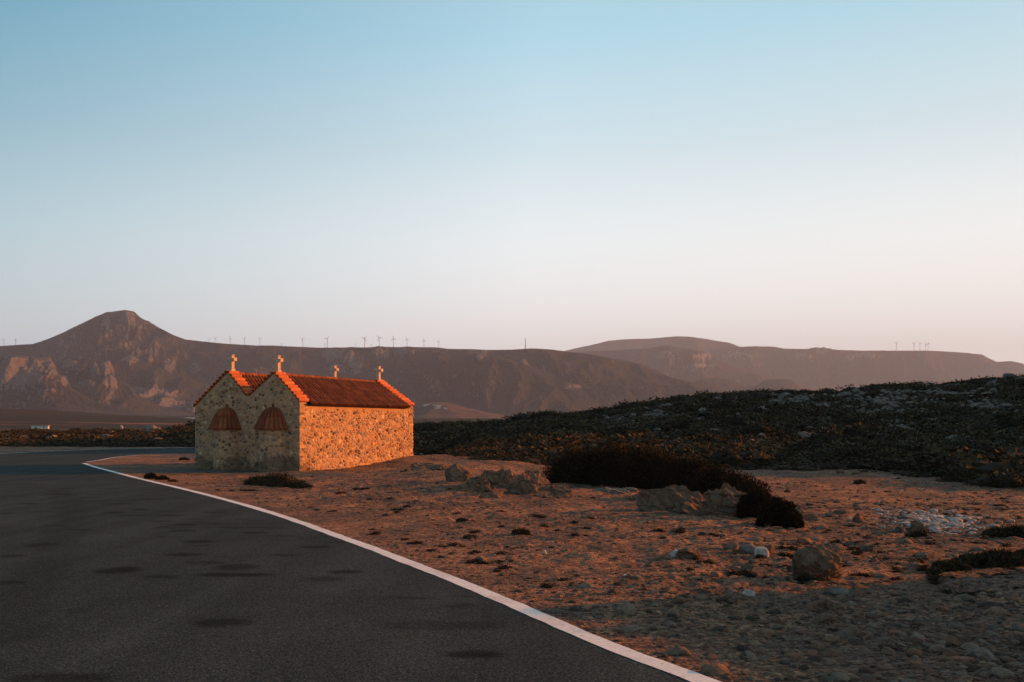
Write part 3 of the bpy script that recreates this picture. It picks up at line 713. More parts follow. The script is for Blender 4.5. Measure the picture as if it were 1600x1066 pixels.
def place_tile(name, me, par, org, xa, ya, za, r, ln, hz=1.0):
    o = obj(name, me, par)
    mt = Matrix.Identity(4)
    for k, (ax, s) in enumerate(((xa, r), (ya, ln), (za, r*hz))):
        for q in range(3): mt[q][k] = ax[q]*s
    for q in range(3): mt[q][3] = org[q]
    o.matrix_local = mt; return o
def slope_tiles(par, top, bot, v0, v1, pitch, rows, single, seed, name='roof_tile'):
    """top and bot give the ridge and eave points at v"""
    rnd = random.Random(seed); n = int(round((v1-v0)/pitch)); mb = MB()
    for i in range(n):
        v = v0+(i+.5)*(v1-v0)/n
        a, b = top(v), bot(v); dn = (b-a); Ls = dn.length; dn.normalize()
        al = (top(v1)-top(v0)).normalized(); nz = al.cross(dn); nz = nz if nz.z > 0 else -nz; al = dn.cross(nz)
        for j in range(rows):
            ln = Ls/rows*1.22; org = a+dn*(j*Ls/rows-.01)+nz*(.010+.018+rnd.uniform(-.004, .004))+al*rnd.uniform(-.008, .008)
            yd = (dn*ln+nz*.010).normalized(); yd = (yd+al*rnd.uniform(-.02, .02)).normalized(); zz = al.cross(yd).normalized(); zz = zz if zz.z > 0 else -zz; xx = yd.cross(zz)
            r = pitch*.33
            if single: place_tile(name, tile_r, par, org, xx, yd, zz, r, ln, 1.45)
            else: mb.add([org+xx*(x*r)+yd*(y*ln)+zz*(z*r*1.45) for x, y, z in TV], TF)
    if not single: tag(obj('roof_tiles', mb.mesh('roof_tiles', M['rtile'], True), par), kind='stuff')
def roof(wr, zr, we, ze, single, seed, side):
    top = lambda v: CP(wr, v, zr); bot = lambda v: CP(we, v, ze)
    V = []; n = 60
    v0, v1 = GT+.003, LEN-GT-.003
    for th_ in (0, -.022):
        for k in range(n+1):
            v = v0+(v1-v0)*k/n
            for p in (top(v), bot(v)): V.append(p+Vector((0, 0, th_)))
    F_ = [(2*k, 2*k+1, 2*k+3, 2*k+2) for k in range(n)]
    o_ = 2*(n+1); F_ += [(o_+2*k, o_+2*k+2, o_+2*k+3, o_+2*k+1) for k in range(n)]+[(2*k+1, o_+2*k+1, o_+2*k+3, 2*k+3) for k in range(n)]
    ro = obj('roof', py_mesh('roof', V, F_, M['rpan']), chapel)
    slope_tiles(ro, top, bot, v0+.02, v1-.02, .198, 5, single, seed)
    return ro
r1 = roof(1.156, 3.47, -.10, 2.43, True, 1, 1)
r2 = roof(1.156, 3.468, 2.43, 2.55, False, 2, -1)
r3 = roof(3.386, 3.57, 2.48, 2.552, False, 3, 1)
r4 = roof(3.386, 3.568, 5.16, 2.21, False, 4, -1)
for wr, zr, par in ((1.156, 3.49, r1), (3.386, 3.59, r3)):     # ridge tiles
    n = 17
    for k in range(n):
        v = GT+k*(LEN-2*GT)/n; a = CP(wr, v, zr); b = CP(wr, v+(LEN-2*GT)/n*1.12, zr+.012); d = (b-a); ln = d.length; d.normalize()
        xx = d.cross(Vector((0, 0, 1))).normalized(); zz = xx.cross(d)
        place_tile('ridge_tile', tile_r, par, a, xx, d, zz, .11, ln)
# parapet copings of barrel tiles laid across each gable
for par, v0 in ((gable_f, -.055), (gable_b, LEN-GT-.05)):
    rnd = random.Random(int(v0*100)+5)
    for (ka, kb, ext) in ((1, 0, .06), (1, 2, 0), (3, 2, 0), (3, 4, .07)):
        vm = v0+.25
        a = CP(WF[ka], vm, ZT[ka]); b = CP(WF[kb], vm, ZT[kb]); dn = (b-a); Ls = dn.length+ext; dn.normalize()
        if kb == 2: Ls -= .08
        yv = Vector((0, 1, 0)); nz = dn.cross(yv); nz = nz if nz.z > 0 else -nz
        n = int(round(Ls/.178))
        for i in range(n):
            c0 = a+dn*((i+.5)*Ls/n); c0.y = v0-3.75
            yd = (yv+dn*rnd.uniform(-.02, .02)).normalized(); xx = yd.cross(nz).normalized(); zz = xx.cross(yd)
            ln = .52*rnd.uniform(.97, 1.03)
            place_tile('coping_tile', tile_c, par, c0-nz*.018+nz*rnd.uniform(-.006, .006)+Vector((0, rnd.uniform(-.015, .01), 0)), xx, yd, zz, .092, ln)
# apse hoods: convex half cones of barrel tiles with a small knob on top
for ap, (aw, ar_) in zip(apse_o, APS):
    cx = -(aw-2.535); prof = [(.12, 2.33), (.26, 2.27), (.38, 2.13), (.47, 1.96), (.545, 1.77), (.60, 1.62), (.665, 1.52)]
    n = 22; V = []
    for r, z in prof: V += [(cx-r*math.cos(math.pi*k/n), -3.75-r*math.sin(math.pi*k/n), z) for k in range(n+1)]
    m = n+1
    F_ = [(j*m+k, j*m+k+1, (j+1)*m+k+1, (j+1)*m+k) for j in range(len(prof)-1) for k in range(n)]
    b0 = len(V); V += [(cx-.50*math.cos(math.pi*k/n), -3.75-.50*math.sin(math.pi*k/n), 1.535) for k in range(n+1)]
    F_ += [((len(prof)-1)*m+k, (len(prof)-1)*m+k+1, b0+k+1, b0+k) for k in range(n)]
    hood = obj('apse_roof', py_mesh('apse_roof', V, F_, M['rtile'], True), chapel)
    nb = 11
    for i in range(nb):
        a0 = math.pi*(i+.5)/nb; mb = MB(); VV_ = []
        ring = 7
        for (r, z) in prof:
            hw = max(.012, r*math.pi/nb*.46); cen = Vector((cx-(r+.004)*math.cos(a0), -3.75-(r+.004)*math.sin(a0), z))
            tx = Vector((math.sin(a0), -math.cos(a0), 0)); ou = Vector((-math.cos(a0), -math.sin(a0), .55)).normalized()
            for k in range(ring):
                t = math.pi*k/(ring-1); VV_.append(cen+tx*(-hw*math.cos(t))+ou*(hw*.8*math.sin(t)))
        F2 = [(j*ring+k, j*ring+k+1, (j+1)*ring+k+1, (j+1)*ring+k) for j in range(len(prof)-1) for k in range(ring-1)]
        F2.append(tuple((len(prof)-1)*ring+k for k in range(ring)))
        for half, (ja, jb) in enumerate(((0, 3), (3, 6))):
            idx = [j*ring+k for j in range(ja, jb+1) for k in range(ring)]
            lift = Vector((0, 0, .0 if half else .012))
            Vh = [VV_[q]+lift for q in idx]; nj = jb-ja
            Fh = [(j*ring+k, j*ring+k+1, (j+1)*ring+k+1, (j+1)*ring+k) for j in range(nj) for k in range(ring-1)]+[tuple(nj*ring+k for k in range(ring))]
            obj('roof_tile', py_mesh('roof_tile', Vh, Fh, M['rtile'], True), hood)
    mb = MB(); c0 = Vector((cx, -3.79, 2.32))
    mb.tube(c0, c0+Vector((0, 0, .10)), .05, .035, 10); mb.tube(c0+Vector((0, 0, .10)), c0+Vector((0, 0, .16)), .05, .02, 10)
    obj('finial', mb.mesh('finial', M['rtile'], True), hood)
# crosses
def cross_mesh():
    mb = MB(); t = .055
    mb.box(-.075, .075, -.075, .075, -.05, .07)
    mb.box(-.058, .058, -t, t, .071, .60)
    mb.box(-.135, -.059, -t*.95, t*.95, .39, .50); mb.box(.059, .135, -t*.95, t*.95, .39, .50)
    mb.box(-.17, -.136, -t*1.1, t*1.1, .375, .52); mb.box(.136, .17, -t*1.1, t*1.1, .375, .52)
    mb.box(-.076, .076, -t*1.1, t*1.1, .601, .64)
    me = mb.mesh('cross', M['cross'])
    return me
cme = cross_mesh()
for k, v, z in ((1, .2, 3.66), (3, .2, 3.76), (1, LEN-.2, 3.66), (3, LEN-.2, 3.76)):
    c = obj('cross', cme, chapel, CP(WF[k], v, z), (0, 0, random.uniform(-.1, .1)), (1.15, 1.35, .93))
    bv = c.modifiers.new('b', 'BEVEL'); bv.width = .012; bv.segments = 2

# ------------------------------------------------------------------ rocks
import bmesh
def ico(sub):
    bm = bmesh.new(); bmesh.ops.create_icosphere(bm, subdivisions=sub, radius=1)
    V = np.array([v.co[:] for v in bm.verts]); Fc = np.array([[l.index for l in f.verts] for f in bm.faces]); bm.free()
    return V, Fc
ICO = {k: ico(k) for k in (1, 2, 3, 4, 5)}
def rock_geo(seed, sub, planes=12, rough=.10, squash=(1, .8, .6), strata=0.0):
    rs_ = np.random.RandomState(seed); V, Fc = ICO[sub]; V = V.copy()
    for _ in range(planes):
        n = rs_.normal(size=3); n /= np.linalg.norm(n); d = rs_.uniform(.52, .92)
        s = V@n-d; V -= np.clip(s, 0, None)[:, None]*n*.93
    f = fbm(V[:, 0]*1.7+V[:, 2]*1.3+seed, V[:, 1]*1.7-V[:, 2]*1.1, seed, 5)
    f2 = ridged(V[:, 0]*3+V[:, 2]*2.1+seed, V[:, 1]*3-V[:, 2]*2.3, seed+5, 4)-.5
    f3 = fbm(V[:, 0]*7+V[:, 2]*5+seed, V[:, 1]*7-V[:, 2]*6, seed+8, 4)
    V *= (1+rough*f*1.6+rough*1.3*f2+rough*.55*f3)[:, None]
    if strata: V *= (1+strata*np.sin((V@np.array([.35, .2, 1]))*17+3*f))[:, None]
    V = V*np.array(squash)
    return V, Fc
def rock_me(name, seed, sub, mat, **k):
    V, Fc = rock_geo(seed, sub, **k); V[:, 2] -= V[:, 2].min()*.62
    return np_mesh(name, V, Fc, mat, False)
def rock_join(name, parts, mat):
    """parts: (seed, sub, centre, size, rotz, tilt, options)"""
    Vs, Fs, b = [], [], 0
    for (seed, sub, c, s, rz, tl, kw) in parts:
        V, Fc = rock_geo(seed, sub, **kw); V = V*np.array(s)
        ct, st_ = math.cos(tl), math.sin(tl); V = V@np.array([[ct, 0, st_], [0, 1, 0], [-st_, 0, ct]])
        cz, sz = math.cos(rz), math.sin(rz); V = V@np.array([[cz, sz, 0], [-sz, cz, 0], [0, 0, 1]])
        V += np.array(c); Vs.append(V); Fs.append(Fc+b); b += len(V)
    return np_mesh(name, np.vstack(Vs), np.vstack(Fs), mat, False)
def at_base(px, row, dz=0.0):
    """where the sight line through this picture position meets the ground"""
    az = math.atan((px-CX)/F); i = int(np.searchsorted(azs, az)); f = (az-azs[i-1])/(azs[i]-azs[i-1])
    hz = Z[i-1]*(1-f)+Z[i]*f; ys = rs*math.cos(az); zr = EYE-(row-HR)/F*ys
    k = int(np.argmax((hz >= zr) & (ys > 3.5)))
    if k > 0:
        d0 = zr[k-1]-hz[k-1]; d1 = zr[k]-hz[k]; t = d0/(d0-d1+1e-9) if d0 > 0 else 1.0
        y = ys[k-1]*(1-t)+ys[k]*t; z = hz[k-1]*(1-t)+hz[k]*t
    else: y, z = ys[k], hz[k]
    return float((px-CX)/F*y), float(y), float(z)
def single_rock(px, row, wpx, hpx, label, seed, mat='rock', sub=4, depth=.8, cat='rock', **kw):
    x, y, z = at_base(px, row); s = y/F; me = rock_me('rock', seed, sub, M[mat], squash=(1, 1, 1), **kw)
    o = obj('rock', me, None, (x, y+wpx*s*.3*depth, z-.03), (0, 0, random.uniform(0, 6)) if kw.get('rz') is None else None)
    V = np.array([v.co[:] for v in me.vertices]); 
    o.rotation_euler = (0, 0, 0)
    ex = V[:, 0].max()-V[:, 0].min(); ez = V[:, 2].max()
    o.scale = (wpx*s/ex, wpx*s/ex*depth, (hpx*s+.03)/ez)
    return tag(o, label, cat)
single_rock(1290, 907, 84, 55, 'large weathered brown boulder standing alone at the edge of the shadow, its right side sunlit', 201, sub=5, planes=8, rough=.12)
single_rock(713, 752, 46, 27, 'rounded brown rock on the bank nearest the chapel, glowing orange on its right', 202, planes=10)
single_rock(1078, 871, 38, 14, 'dark flat topped stone left of the small heap of stones, right of a pale stone', 203)
single_rock(1055, 869, 16, 11, 'small pale orange stone touching the dark flat topped stone', 204, 'white', 3)
single_rock(1145, 858, 26, 10, 'brown low stone at the left end of the small heap of stones', 205, sub=3)
single_rock(1172, 866, 34, 15, 'grey angular stone in the middle of the small heap of stones', 206, 'pale', 3)
single_rock(1190, 870, 24, 15, 'pale rounded stone at the front of the small heap of stones', 207, 'white', 3)
single_rock(1203, 866, 18, 17, 'upright orange lit stone at the right end of the small heap of stones', 208, sub=3)
single_rock(1344, 816, 20, 16, 'brown block on the far side of the dirt track, sunlit on its right face', 209, sub=3)
single_rock(1436, 832, 26, 18, 'dark reddish rock at the foot of the white rubble patch', 210, sub=4)
single_rock(1408, 833, 18, 12, 'small pale rock left of the dark reddish rock below the white rubble', 211, 'pale', 3)
single_rock(1249, 806, 18, 16, 'small sunlit orange rock at the right tip of the long dark bush', 212, sub=3)
single_rock(1446, 871, 26, 8, 'flat grey green stone on the track left of the right hand bush', 213, 'pale', 3)
single_rock(1284, 956, 50, 18, 'wide dark slab of stone in the shaded foreground below the large boulder', 214, sub=4)
single_rock(1292, 972, 40, 12, 'second dark slab of stone in the shaded foreground, just nearer than the wide one', 215, sub=3)
single_rock(1330, 996, 44, 16, 'blackish brown stone in the shaded foreground right of the two slabs', 216, sub=3)
single_rock(1315, 928, 38, 9, 'flat grey stone just in front of the large boulder', 217, 'pale', 3)
single_rock(1535, 1030, 44, 18, 'grey angular stone near the bottom right corner', 218, 'pale', 3)
single_rock(1172, 931, 20, 9, 'pale whitish stone in the dim foreground left of the large boulder', 219, 'white', 3)
single_rock(1200, 930, 18, 8, 'tan stone beside the pale whitish stone in the dim foreground', 220, sub=3)
single_rock(1314, 740, 14, 7, 'small tan rock on the bare ground just below the scrub slope', 221, sub=3)
single_rock(1340, 741, 16, 5, 'flat tan rock just right of the small tan rock under the scrub slope', 222, sub=3)
single_rock(190, 672, 5, 8, 'tiny pale marker stone in the dark scrub left of the chapel', 223, 'white', 2)
single_rock(978, 902, 10, 5, 'tiny white pebble lying on the orange verge beside the road line', 224, 'white', 2)
single_rock(850, 866, 9, 7, 'tiny bright white stone on the orange verge', 225, 'white', 2)

# outcrops: bedded slabs that stand out of the bank
def outcrop(spec, label, seed, mat='rock'):
    x0, y0, z0 = at_base(spec[0][0], spec[0][1])
    e = bpy.data.objects.new('rock_outcrop', None); COL.objects.link(e); e.location = (x0, y0, z0); tag(e, label, 'rock outcrop')
    for i, (px, row, wpx, hpx, dep, tl, rz) in enumerate(spec):
        x, y, z = at_base(px, row); s = y/F
        me = rock_join('slab', [(seed+i, 5 if wpx > 45 else 4, (0, 0, 0), (wpx*s*.60, wpx*s*dep*.56, hpx*s*1.28), rz, tl, dict(planes=15, rough=.17, squash=(1, 1, 1), strata=.03))], M[mat])
        obj('slab', me, e, (x-x0, y-y0+wpx*s*dep*.3, z-z0-.25*hpx*s))
    return e
outcrop([(1010,781,70,16,.8,.1,.2),(1052,797,105,50,.7,.15,-.2),(1098,801,80,34,.8,-.1,.3),(1142,806,78,42,.7,.32,-.1),(1030,786,40,26,.7,.2,.4)],
        'broad bedded grey brown outcrop lying against the long dark bush', 300)
outcrop([(768,757,64,22,.8,.05,.1),(795,762,36,26,.8,0,.3),(832,771,58,37,.7,-.12,.1),(862,778,66,20,.7,.28,.2),(812,772,44,14,.8,0,.1)],
        'craggy outcrop with orange lit ribs at the left end of the long dark bush', 320)
outcrop([(745,770,50,22,.7,.22,0),(770,779,40,13,.7,.25,.2),(720,766,40,12,.8,0,.1)],
        'low orange crumbling ledge in front of the craggy outcrop', 340)
outcrop([(975,770,60,10,.6,.1,.2),(945,768,40,6,.6,0,.2)], 'flat grey rock shelf between the two outcrops at the foot of the bush', 350, 'pale')
outcrop([(662,733,44,9,.8,-.1,.2),(690,735,36,9,.8,0,.1)], 'dark broken ledge on the bank just right of the chapel', 360)

# ------------------------------------------------------------------ scrub
def leaf_cloud(rs_, C, S, n, leaf, up=.5):
    """n slim leaves over an uneven dome with centre C and half sizes S"""
    d = rs_.normal(size=(n, 3)); d[:, 2] = np.abs(d[:, 2])*1.0-.12; d /= np.linalg.norm(d, axis=1)[:, None]
    k = 1+.22*fbm(d[:, 0]*2.3+C[0], d[:, 1]*2.3+d[:, 2]*2+C[1], 5, 4)
    k *= rs_.uniform(.82, 1.06, n)
    P = d*k[:, None]*np.array(S)+np.array(C)
    o = d+rs_.normal(size=(n, 3))*.6; o[:, 2] += up; o /= np.linalg.norm(o, axis=1)[:, None]
    t = np.cross(o, rs_.normal(size=(n, 3))); t /= np.linalg.norm(t, axis=1)[:, None]+1e-9
    ln = leaf*rs_.uniform(.6, 1.5, n)[:, None]; wd = leaf*rs_.uniform(.22, .42, n)[:, None]
    V = np.stack([P-t*wd, P+t*wd, P+o*ln], 1).reshape(-1, 3)
    tone = np.clip(.45+.28*fbm(P[:, 0]/(S[0]*.5), P[:, 1]/(S[0]*.5)+P[:, 2]*2, 31, 3)+rs_.uniform(-.28, .35, n), 0, 1)
    return V, np.repeat(tone, 3)
def bush_me(name, lobes, n, leaf, mat, seed, core=.86, csub=3):
    rs_ = np.random.RandomState(seed); Vs, Fs, Ts, b = [], [], [], 0
    A_ = np.array([l[3]*l[5]+l[3]*l[4] for l in lobes]); A_ = A_/A_.sum()
    for l, a in zip(lobes, A_):
        C = l[:3]; S = l[3:6]
        V, Fc = ICO[csub]; V = V.copy(); k = core*(1+.20*fbm(V[:, 0]*2.3+C[0], V[:, 1]*2.3+V[:, 2]*2+C[1], 5, 4)); V = V*k[:, None]; V[:, 2] = np.maximum(V[:, 2], -.25); V = V*np.array(S)+np.array(C)
        Vs.append(V); Fs.append(Fc+b); Ts.append(np.full(len(V), .12)); b += len(V)
        V, t = leaf_cloud(rs_, C, S, int(n*a), leaf); Vs.append(V); Fs.append(np.arange(len(V)).reshape(-1, 3)+b); Ts.append(t); b += len(V)
    return np_mesh(name, np.vstack(Vs), np.vstack(Fs), mat, False, {'tone': ('FLOAT', np.concatenate(Ts))})
def bush_at(lobespx, n, leaf, label, seed, mat='leaf', name='bush', cat='bush'):
    """lobes given as (centre px, foot row, width px, height px, depth ratio)"""
    x0, y0, z0 = at_base(lobespx[0][0], lobespx[0][1]); L_ = []
    for (px, row, wpx, hpx, dep) in lobespx:
        x, y, z = at_base(px, row); s = y/F
        L_.append((x-x0, y-y0+wpx*s*.5*dep, z-z0-.02, wpx*s*.5, wpx*s*.5*dep, hpx*s))
    o = obj(name, bush_me(name, L_, n, leaf, M[mat], seed), None, (x0, y0, z0))
    return tag(o, label, cat)
bush_at([(905,757,110,54,.5),(965,762,130,66,.5),(1020,765,130,63,.5),(1080,769,120,54,.45),(1125,778,90,50,.45),(1155,788,76,50,.45),(1180,796,66,46,.5)],
        42000, .045, 'long dark wind shorn bush on the bank behind the rock outcrops', 1, 'dryleaf')
bush_at([(1188,810,62,44,.6),(1220,822,66,42,.6),(1242,826,30,28,.6)], 14000, .036, 'dark rounded bush at the right end of the broad outcrop, nearer the track', 2, 'dryleaf')
bush_at([(428,761,72,21,.5),(400,758,44,14,.5),(458,763,50,13,.5),(475,763,26,7,.5)], 5000, .045, 'low dark mat of bush in front of the chapel corner', 3)
bush_at([(233,748.5,20,9,.6),(252,750,20,6,.6),(268,753,14,3,.6)], 1500, .05, 'small reddish tuft beside the road line left of the chapel', 4, 'dryleaf')
bush_at([(1530,888,70,20,.6),(1575,886,80,24,.6),(1500,892,40,14,.6),(1615,884,60,24,.6)], 7000, .035, 'dark low bush at the right edge of the photo, nearer than the track', 5)
bush_at([(1565,841,44,14,.6),(1595,840,50,16,.6),(1630,840,50,16,.6)], 3000, .05, 'small black bush by the right edge beside the white rubble patch', 6)
bush_at([(1478,893,34,16,.6),(1462,897,20,9,.6)], 1500, .035, 'small dark tuft among stones left of the right edge bush', 7)
bush_at([(814,835,28,9,.6)], 700, .03, 'tiny dark tuft on the orange verge right of the road line', 8)
bush_at([(1436,839,32,8,.6)], 700, .035, 'tiny dark tuft under the reddish rock below the white rubble', 9)
bush_at([(398,716,10,3,.6),(286,719,16,4,.6)], 500, .06, 'small brown tuft on the orange patch left of the chapel', 10, 'dryleaf')
bush_at([(1515,754,44,18,.6),(1495,752,36,12,.6)], 1800, .07, 'dark bush standing forward of the scrub edge on the bare ground', 11)
bush_at([(1345,756,18,6,.6)], 400, .05, 'tiny dark tuft on the bare ground under the scrub slope', 12)
bush_at([(734,842,20,6,.6)], 400, .03, 'tiny grey tuft in the gravel nearest the road line', 13)
bush_at([(722,815,18,6,.6)], 400, .03, 'tiny grey tuft on the orange ground below the low ledge', 14)

# cushions that make up the scrub of the slope and of the plain left of the chapel
protos = []
for k in range(7):
    rs_ = np.random.RandomState(400+k); lb = []
    for q in range(rs_.randint(2, 5)):
        lb.append((rs_.uniform(-.5, .5), rs_.uniform(-.4, .4), 0, rs_.uniform(.4, .7), rs_.uniform(.35, .6), rs_.uniform(.5, 1.0)))
    protos.append(bush_me('shrub', lb, 520, .13, M['leaf'], 500+k, .88, 2))
rp_ = np.random.RandomState(12)
cand = []
for _ in range(9000):
    px = rp_.uniform(-60, 1680)
    B = float(interp(px, B_T)); D = float(interp(px, D_T))
    t = rp_.uniform(0, 1)**1.25; y = B+(D-B+8)*t+rp_.uniform(-2, 3)
    if y > 150: continue
    x = (px-CX)/F*y
    cand.append((x, y))
cx_ = np.array([c[0] for c in cand]); cy_ = np.array([c[1] for c in cand])
msk = fbm(cx_*.09, cy_*.09, 61, 4)+.5*fbm(cx_*.35, cy_*.35, 62, 3)
sdc = road_sd(cx_, cy_)
pxq = CX+F*cx_/cy_; hq = h_ground(cx_, cy_); rowq = HR-(hq-EYE)*F/cy_
clear = np.zeros(len(cx_))
for (a_, b_, c_) in [(1130,640,60),(1240,650,45),(1265,672,40),(1290,690,25),(1390,632,40),(1460,610,50),(1500,700,40),(1560,640,50),(1040,652,50),(1350,655,30),(1440,675,30),(1330,620,40),(1220,630,40),(155,677,18),(1580,700,30),(960,662,20)]:
    clear = np.maximum(clear, np.exp(-((pxq-a_)/(c_*.75))**2-((rowq-b_)/13.)**2))
okm = (msk-.65*clear+.5*((pxq > 600) & (pxq < 930)) > -.30) & (sdc > 1.2) & ~((cx_ > -14) & (cx_ < -2) & (cy_ < 52))
cx_, cy_, msk = cx_[okm], cy_[okm], msk[okm]
size = np.clip(.35+1.3*np.clip(msk+.12, 0, 1)+rp_.gamma(2, .16, len(cx_)), .35, 1.9)
size = np.where(cx_ < -8, size*1.15, size)
cz_ = h_ground(cx_, cy_)
order = np.argsort(-(size/np.hypot(cx_, cy_)))
inframe = np.abs(cx_/cy_) < .515
n_ind = 0; jv, jf, jt, jb = [], [], [], 0
lo = []
for k in range(5):
    rs_ = np.random.RandomState(900+k)
    lb = [(rs_.uniform(-.4, .4), rs_.uniform(-.3, .3), 0, rs_.uniform(.5, .8), rs_.uniform(.4, .6), rs_.uniform(.5, .9)) for q in range(2)]
    m_ = bush_me('tmp', lb, 130, .20, M['leaf'], 600+k, .85, 1)
    V = np.empty(len(m_.vertices)*3, np.float32); m_.vertices.foreach_get('co', V); V = V.reshape(-1, 3)
    Fc = np.array([p.vertices[:] for p in m_.polygons]); T_ = np.empty(len(V), np.float32); m_.attributes['tone'].data.foreach_get('value', T_)
    lo.append((V, Fc, T_)); bpy.data.meshes.remove(m_)
def place_word(px, row):
    """where on the slope, told by what one can find"""
    if px < 110: return 'at the far left beyond the road'
    if px < 320: return 'beyond the road just left of the chapel'
    side = 'just right of the chapel' if px < 760 else 'between the chapel and the long bush' if px < 860 else 'behind the left half of the long bush' if px < 1010 else 'behind the right half of the long bush' if px < 1160 \
        else 'above the dark rounded bush' if px < 1270 else 'right of the dark rounded bush' if px < 1320 else 'just left above the rubble' if px < 1380 else 'above the white rubble patch' if px < 1430 else 'just right above the rubble' if px < 1490 else 'above the small black bush' if px < 1550 else 'near the right edge of the photo'
    top = float(interp(px, S_T)); k = (row-top)/(735-top)
    lev = 'near the skyline' if k < .25 else 'high up' if k < .45 else 'halfway down' if k < .7 else 'low down'
    return lev+' '+side
def shrub_label(x, y, z, s):
    px = CX+F*x/y; row = HR-(z-EYE)*F/y; k = s*F/y
    return ('broad' if k > 60 else 'wide' if k > 50 else 'middling' if k > 43 else 'smaller')+' dark shrub '+place_word(px, row)
for i in order:
    x, y, z, s = cx_[i], cy_[i], cz_[i], size[i]
    hgt = s*random.uniform(.34, .55)
    if n_ind < 290 and inframe[i]:
        o = obj('shrub', protos[n_ind % 7], None, (x, y, z-.06), (0, 0, random.uniform(0, 6.28)), (s*1.25, s*1.0, hgt)); n_ind += 1
        tag(o, shrub_label(x, y, z, s), 'shrub', 'low shrubs of the coastal scrub')
    else:
        V, Fc, T_ = lo[i % 5]; a = random.uniform(0, 6.28); c_, s_ = math.cos(a), math.sin(a)
        W_ = np.c_[(V[:, 0]*c_-V[:, 1]*s_)*s*1.2, (V[:, 0]*s_+V[:, 1]*c_)*s*1.05, V[:, 2]*hgt]+np.array([x, y, z-.06])
        jv.append(W_); jf.append(Fc+jb); jt.append(np.clip(T_+random.uniform(-.15, .18), 0, 1)); jb += len(V)
me = np_mesh('scrub', np.vstack(jv), np.vstack(jf), M['leaf'], False, {'tone': ('FLOAT', np.concatenate(jt))})
tag(obj('scrub', me), 'dense dark coastal scrub covering the slope and the plain by the road', 'scrub', None, 'stuff')

# pale limestone that breaks through the scrub
pr = [rock_me('rock', 700+k, 3, M['pale'], planes=11, rough=.14, squash=(1, .8, .55)) for k in range(8)]
clusters = [(1180,665,120),(1330,690,110),(1480,680,110),(1540,620,80),(1050,675,70),(1250,700,80),(1130,640,60),(1240,650,45),(1265,672,40),(1290,690,25),(1180,690,40),(1390,632,40),(1460,610,60),(1500,700,40),(1560,640,50),(1540,720,40),(1040,652,50),(1110,680,30),
            (880,700,18),(1350,655,40),(1440,675,40),(1400,700,30),(1590,605,40),(1330,620,50),(30,692,30),(155,677,30),(240,684,20),(110,700,40),(700,700,40),(1220,630,50),(1580,700,40),(1070,712,30),(640,722,30)]
rr2 = random.Random(5); cnt = 0; rkc = {}
def rock_label(px, row, k):
    return ('large' if k > 11 else 'medium' if k > 7 else 'small')+' pale grey rock '+place_word(px, row)
pts_ = []
while cnt < 290:
    c = rr2.choice(clusters)
    px = rr2.gauss(c[0], c[2]*.55); row = rr2.gauss(c[1], 8)
    S = float(interp(px, S_T))
    if not (-20 < px < 1620) or row < S+4: continue
    x, y, z = at_base(px, row)
    if y > 160 or y < float(interp(px, B_T)) or (row > 698 and px < 310): continue
    k_ = min(rr2.gammavariate(2.0, 2.6)+4.5, 22); s = k_*y/F*.60
    o = obj('rock', pr[cnt % 8], None, (x, y, z+.42*s), (rr2.uniform(-.2, .2), rr2.uniform(-.2, .2), rr2.uniform(0, 6.28)), (s*1.35, s, s*rr2.uniform(.6, 1.0)))
    tag(o, rock_label(px, row, k_), 'rock', 'pale rocks scattered through the scrub'); cnt += 1

jv, jf, jb = [], [], 0
for i in range(5200):
    c = rr2.choice(clusters); px = rr2.gauss(c[0], c[2]*.9); row = rr2.gauss(c[1], 12)
    if not (330 < px < 1640) or row < float(interp(px, S_T))+3: continue
    x, y, z = at_base(px, row)
    if y > 160 or y < float(interp(px, B_T)) or (row > 698 and px < 310): continue
    s = rr2.uniform(1.3, 4.4)*y/F; V, Fc = ICO[1]; k = i % 8
    V = rock_geo(760+k, 1, planes=8, rough=.15, squash=(1.3, 1, .75))[0] if k not in rkc else rkc[k]; rkc[k] = V
    jv.append(V*s+np.array([x, y, z+.5*s])); jf.append(Fc+jb); jb += len(V)
tag(obj('small_rocks', np_mesh('small_rocks', np.vstack(jv), np.vstack(jf), M['pale'], False)), 'small pale stones strewn through the dark scrub', 'stones', None, 'stuff')

# stones of the verge and track
PT = [(.15,.088,.06), (.17,.108,.075), (.21,.138,.098), (.085,.053,.04), (.13,.102,.082), (.20,.15,.115), (.06,.042,.033), (.22,.11,.07)]
pe = [rock_geo(800+k, 1, planes=7, rough=.12, squash=(1, .8, .62)) for k in range(12)]
pb = [rock_geo(840+k, 2, planes=9, rough=.13, squash=(1, .8, .6)) for k in range(10)]
rs_ = np.random.RandomState(77)
def scatter(n, pxr, rowr, smin, smed, rowpow=1.0, cap=.2):
    px = rs_.uniform(*pxr, n); row = rowr[0]+(rowr[1]-rowr[0])*rs_.uniform(0, 1, n)**rowpow
    y = EYE*F/(row-HR); x = (px-CX)/F*y
    s = np.clip(smed*np.exp(rs_.normal(0, .55, n)), smin, cap)
    sd = road_sd(x, y); dens = fbm(x*.5, y*.5, 91, 4)
    k = (sd > .06+s*.9) & (rs_.uniform(0, 1, n) < np.clip(.62+1.2*dens, .1, 1)*np.clip(.45+sd*.6, .3, 1))
    x, y, s = x[k], y[k], s[k]
    k = ~((x > -14) & (x < -4.5) & (y > 34.5) & (y < 45)); x, y, s = x[k], y[k], s[k]
    return x, y, s
ax_, ay_, as_ = scatter(30000, (560, 1780), (738, 1110), .009, .0165, .9, .10)
bx_, by_, bs_ = scatter(1500, (950, 1720), (790, 1110), .018, .029, .8, .13)
dx_, dy_, ds_ = scatter(2600, (1180, 1680), (745, 850), .022, .040, 1.0, .12)
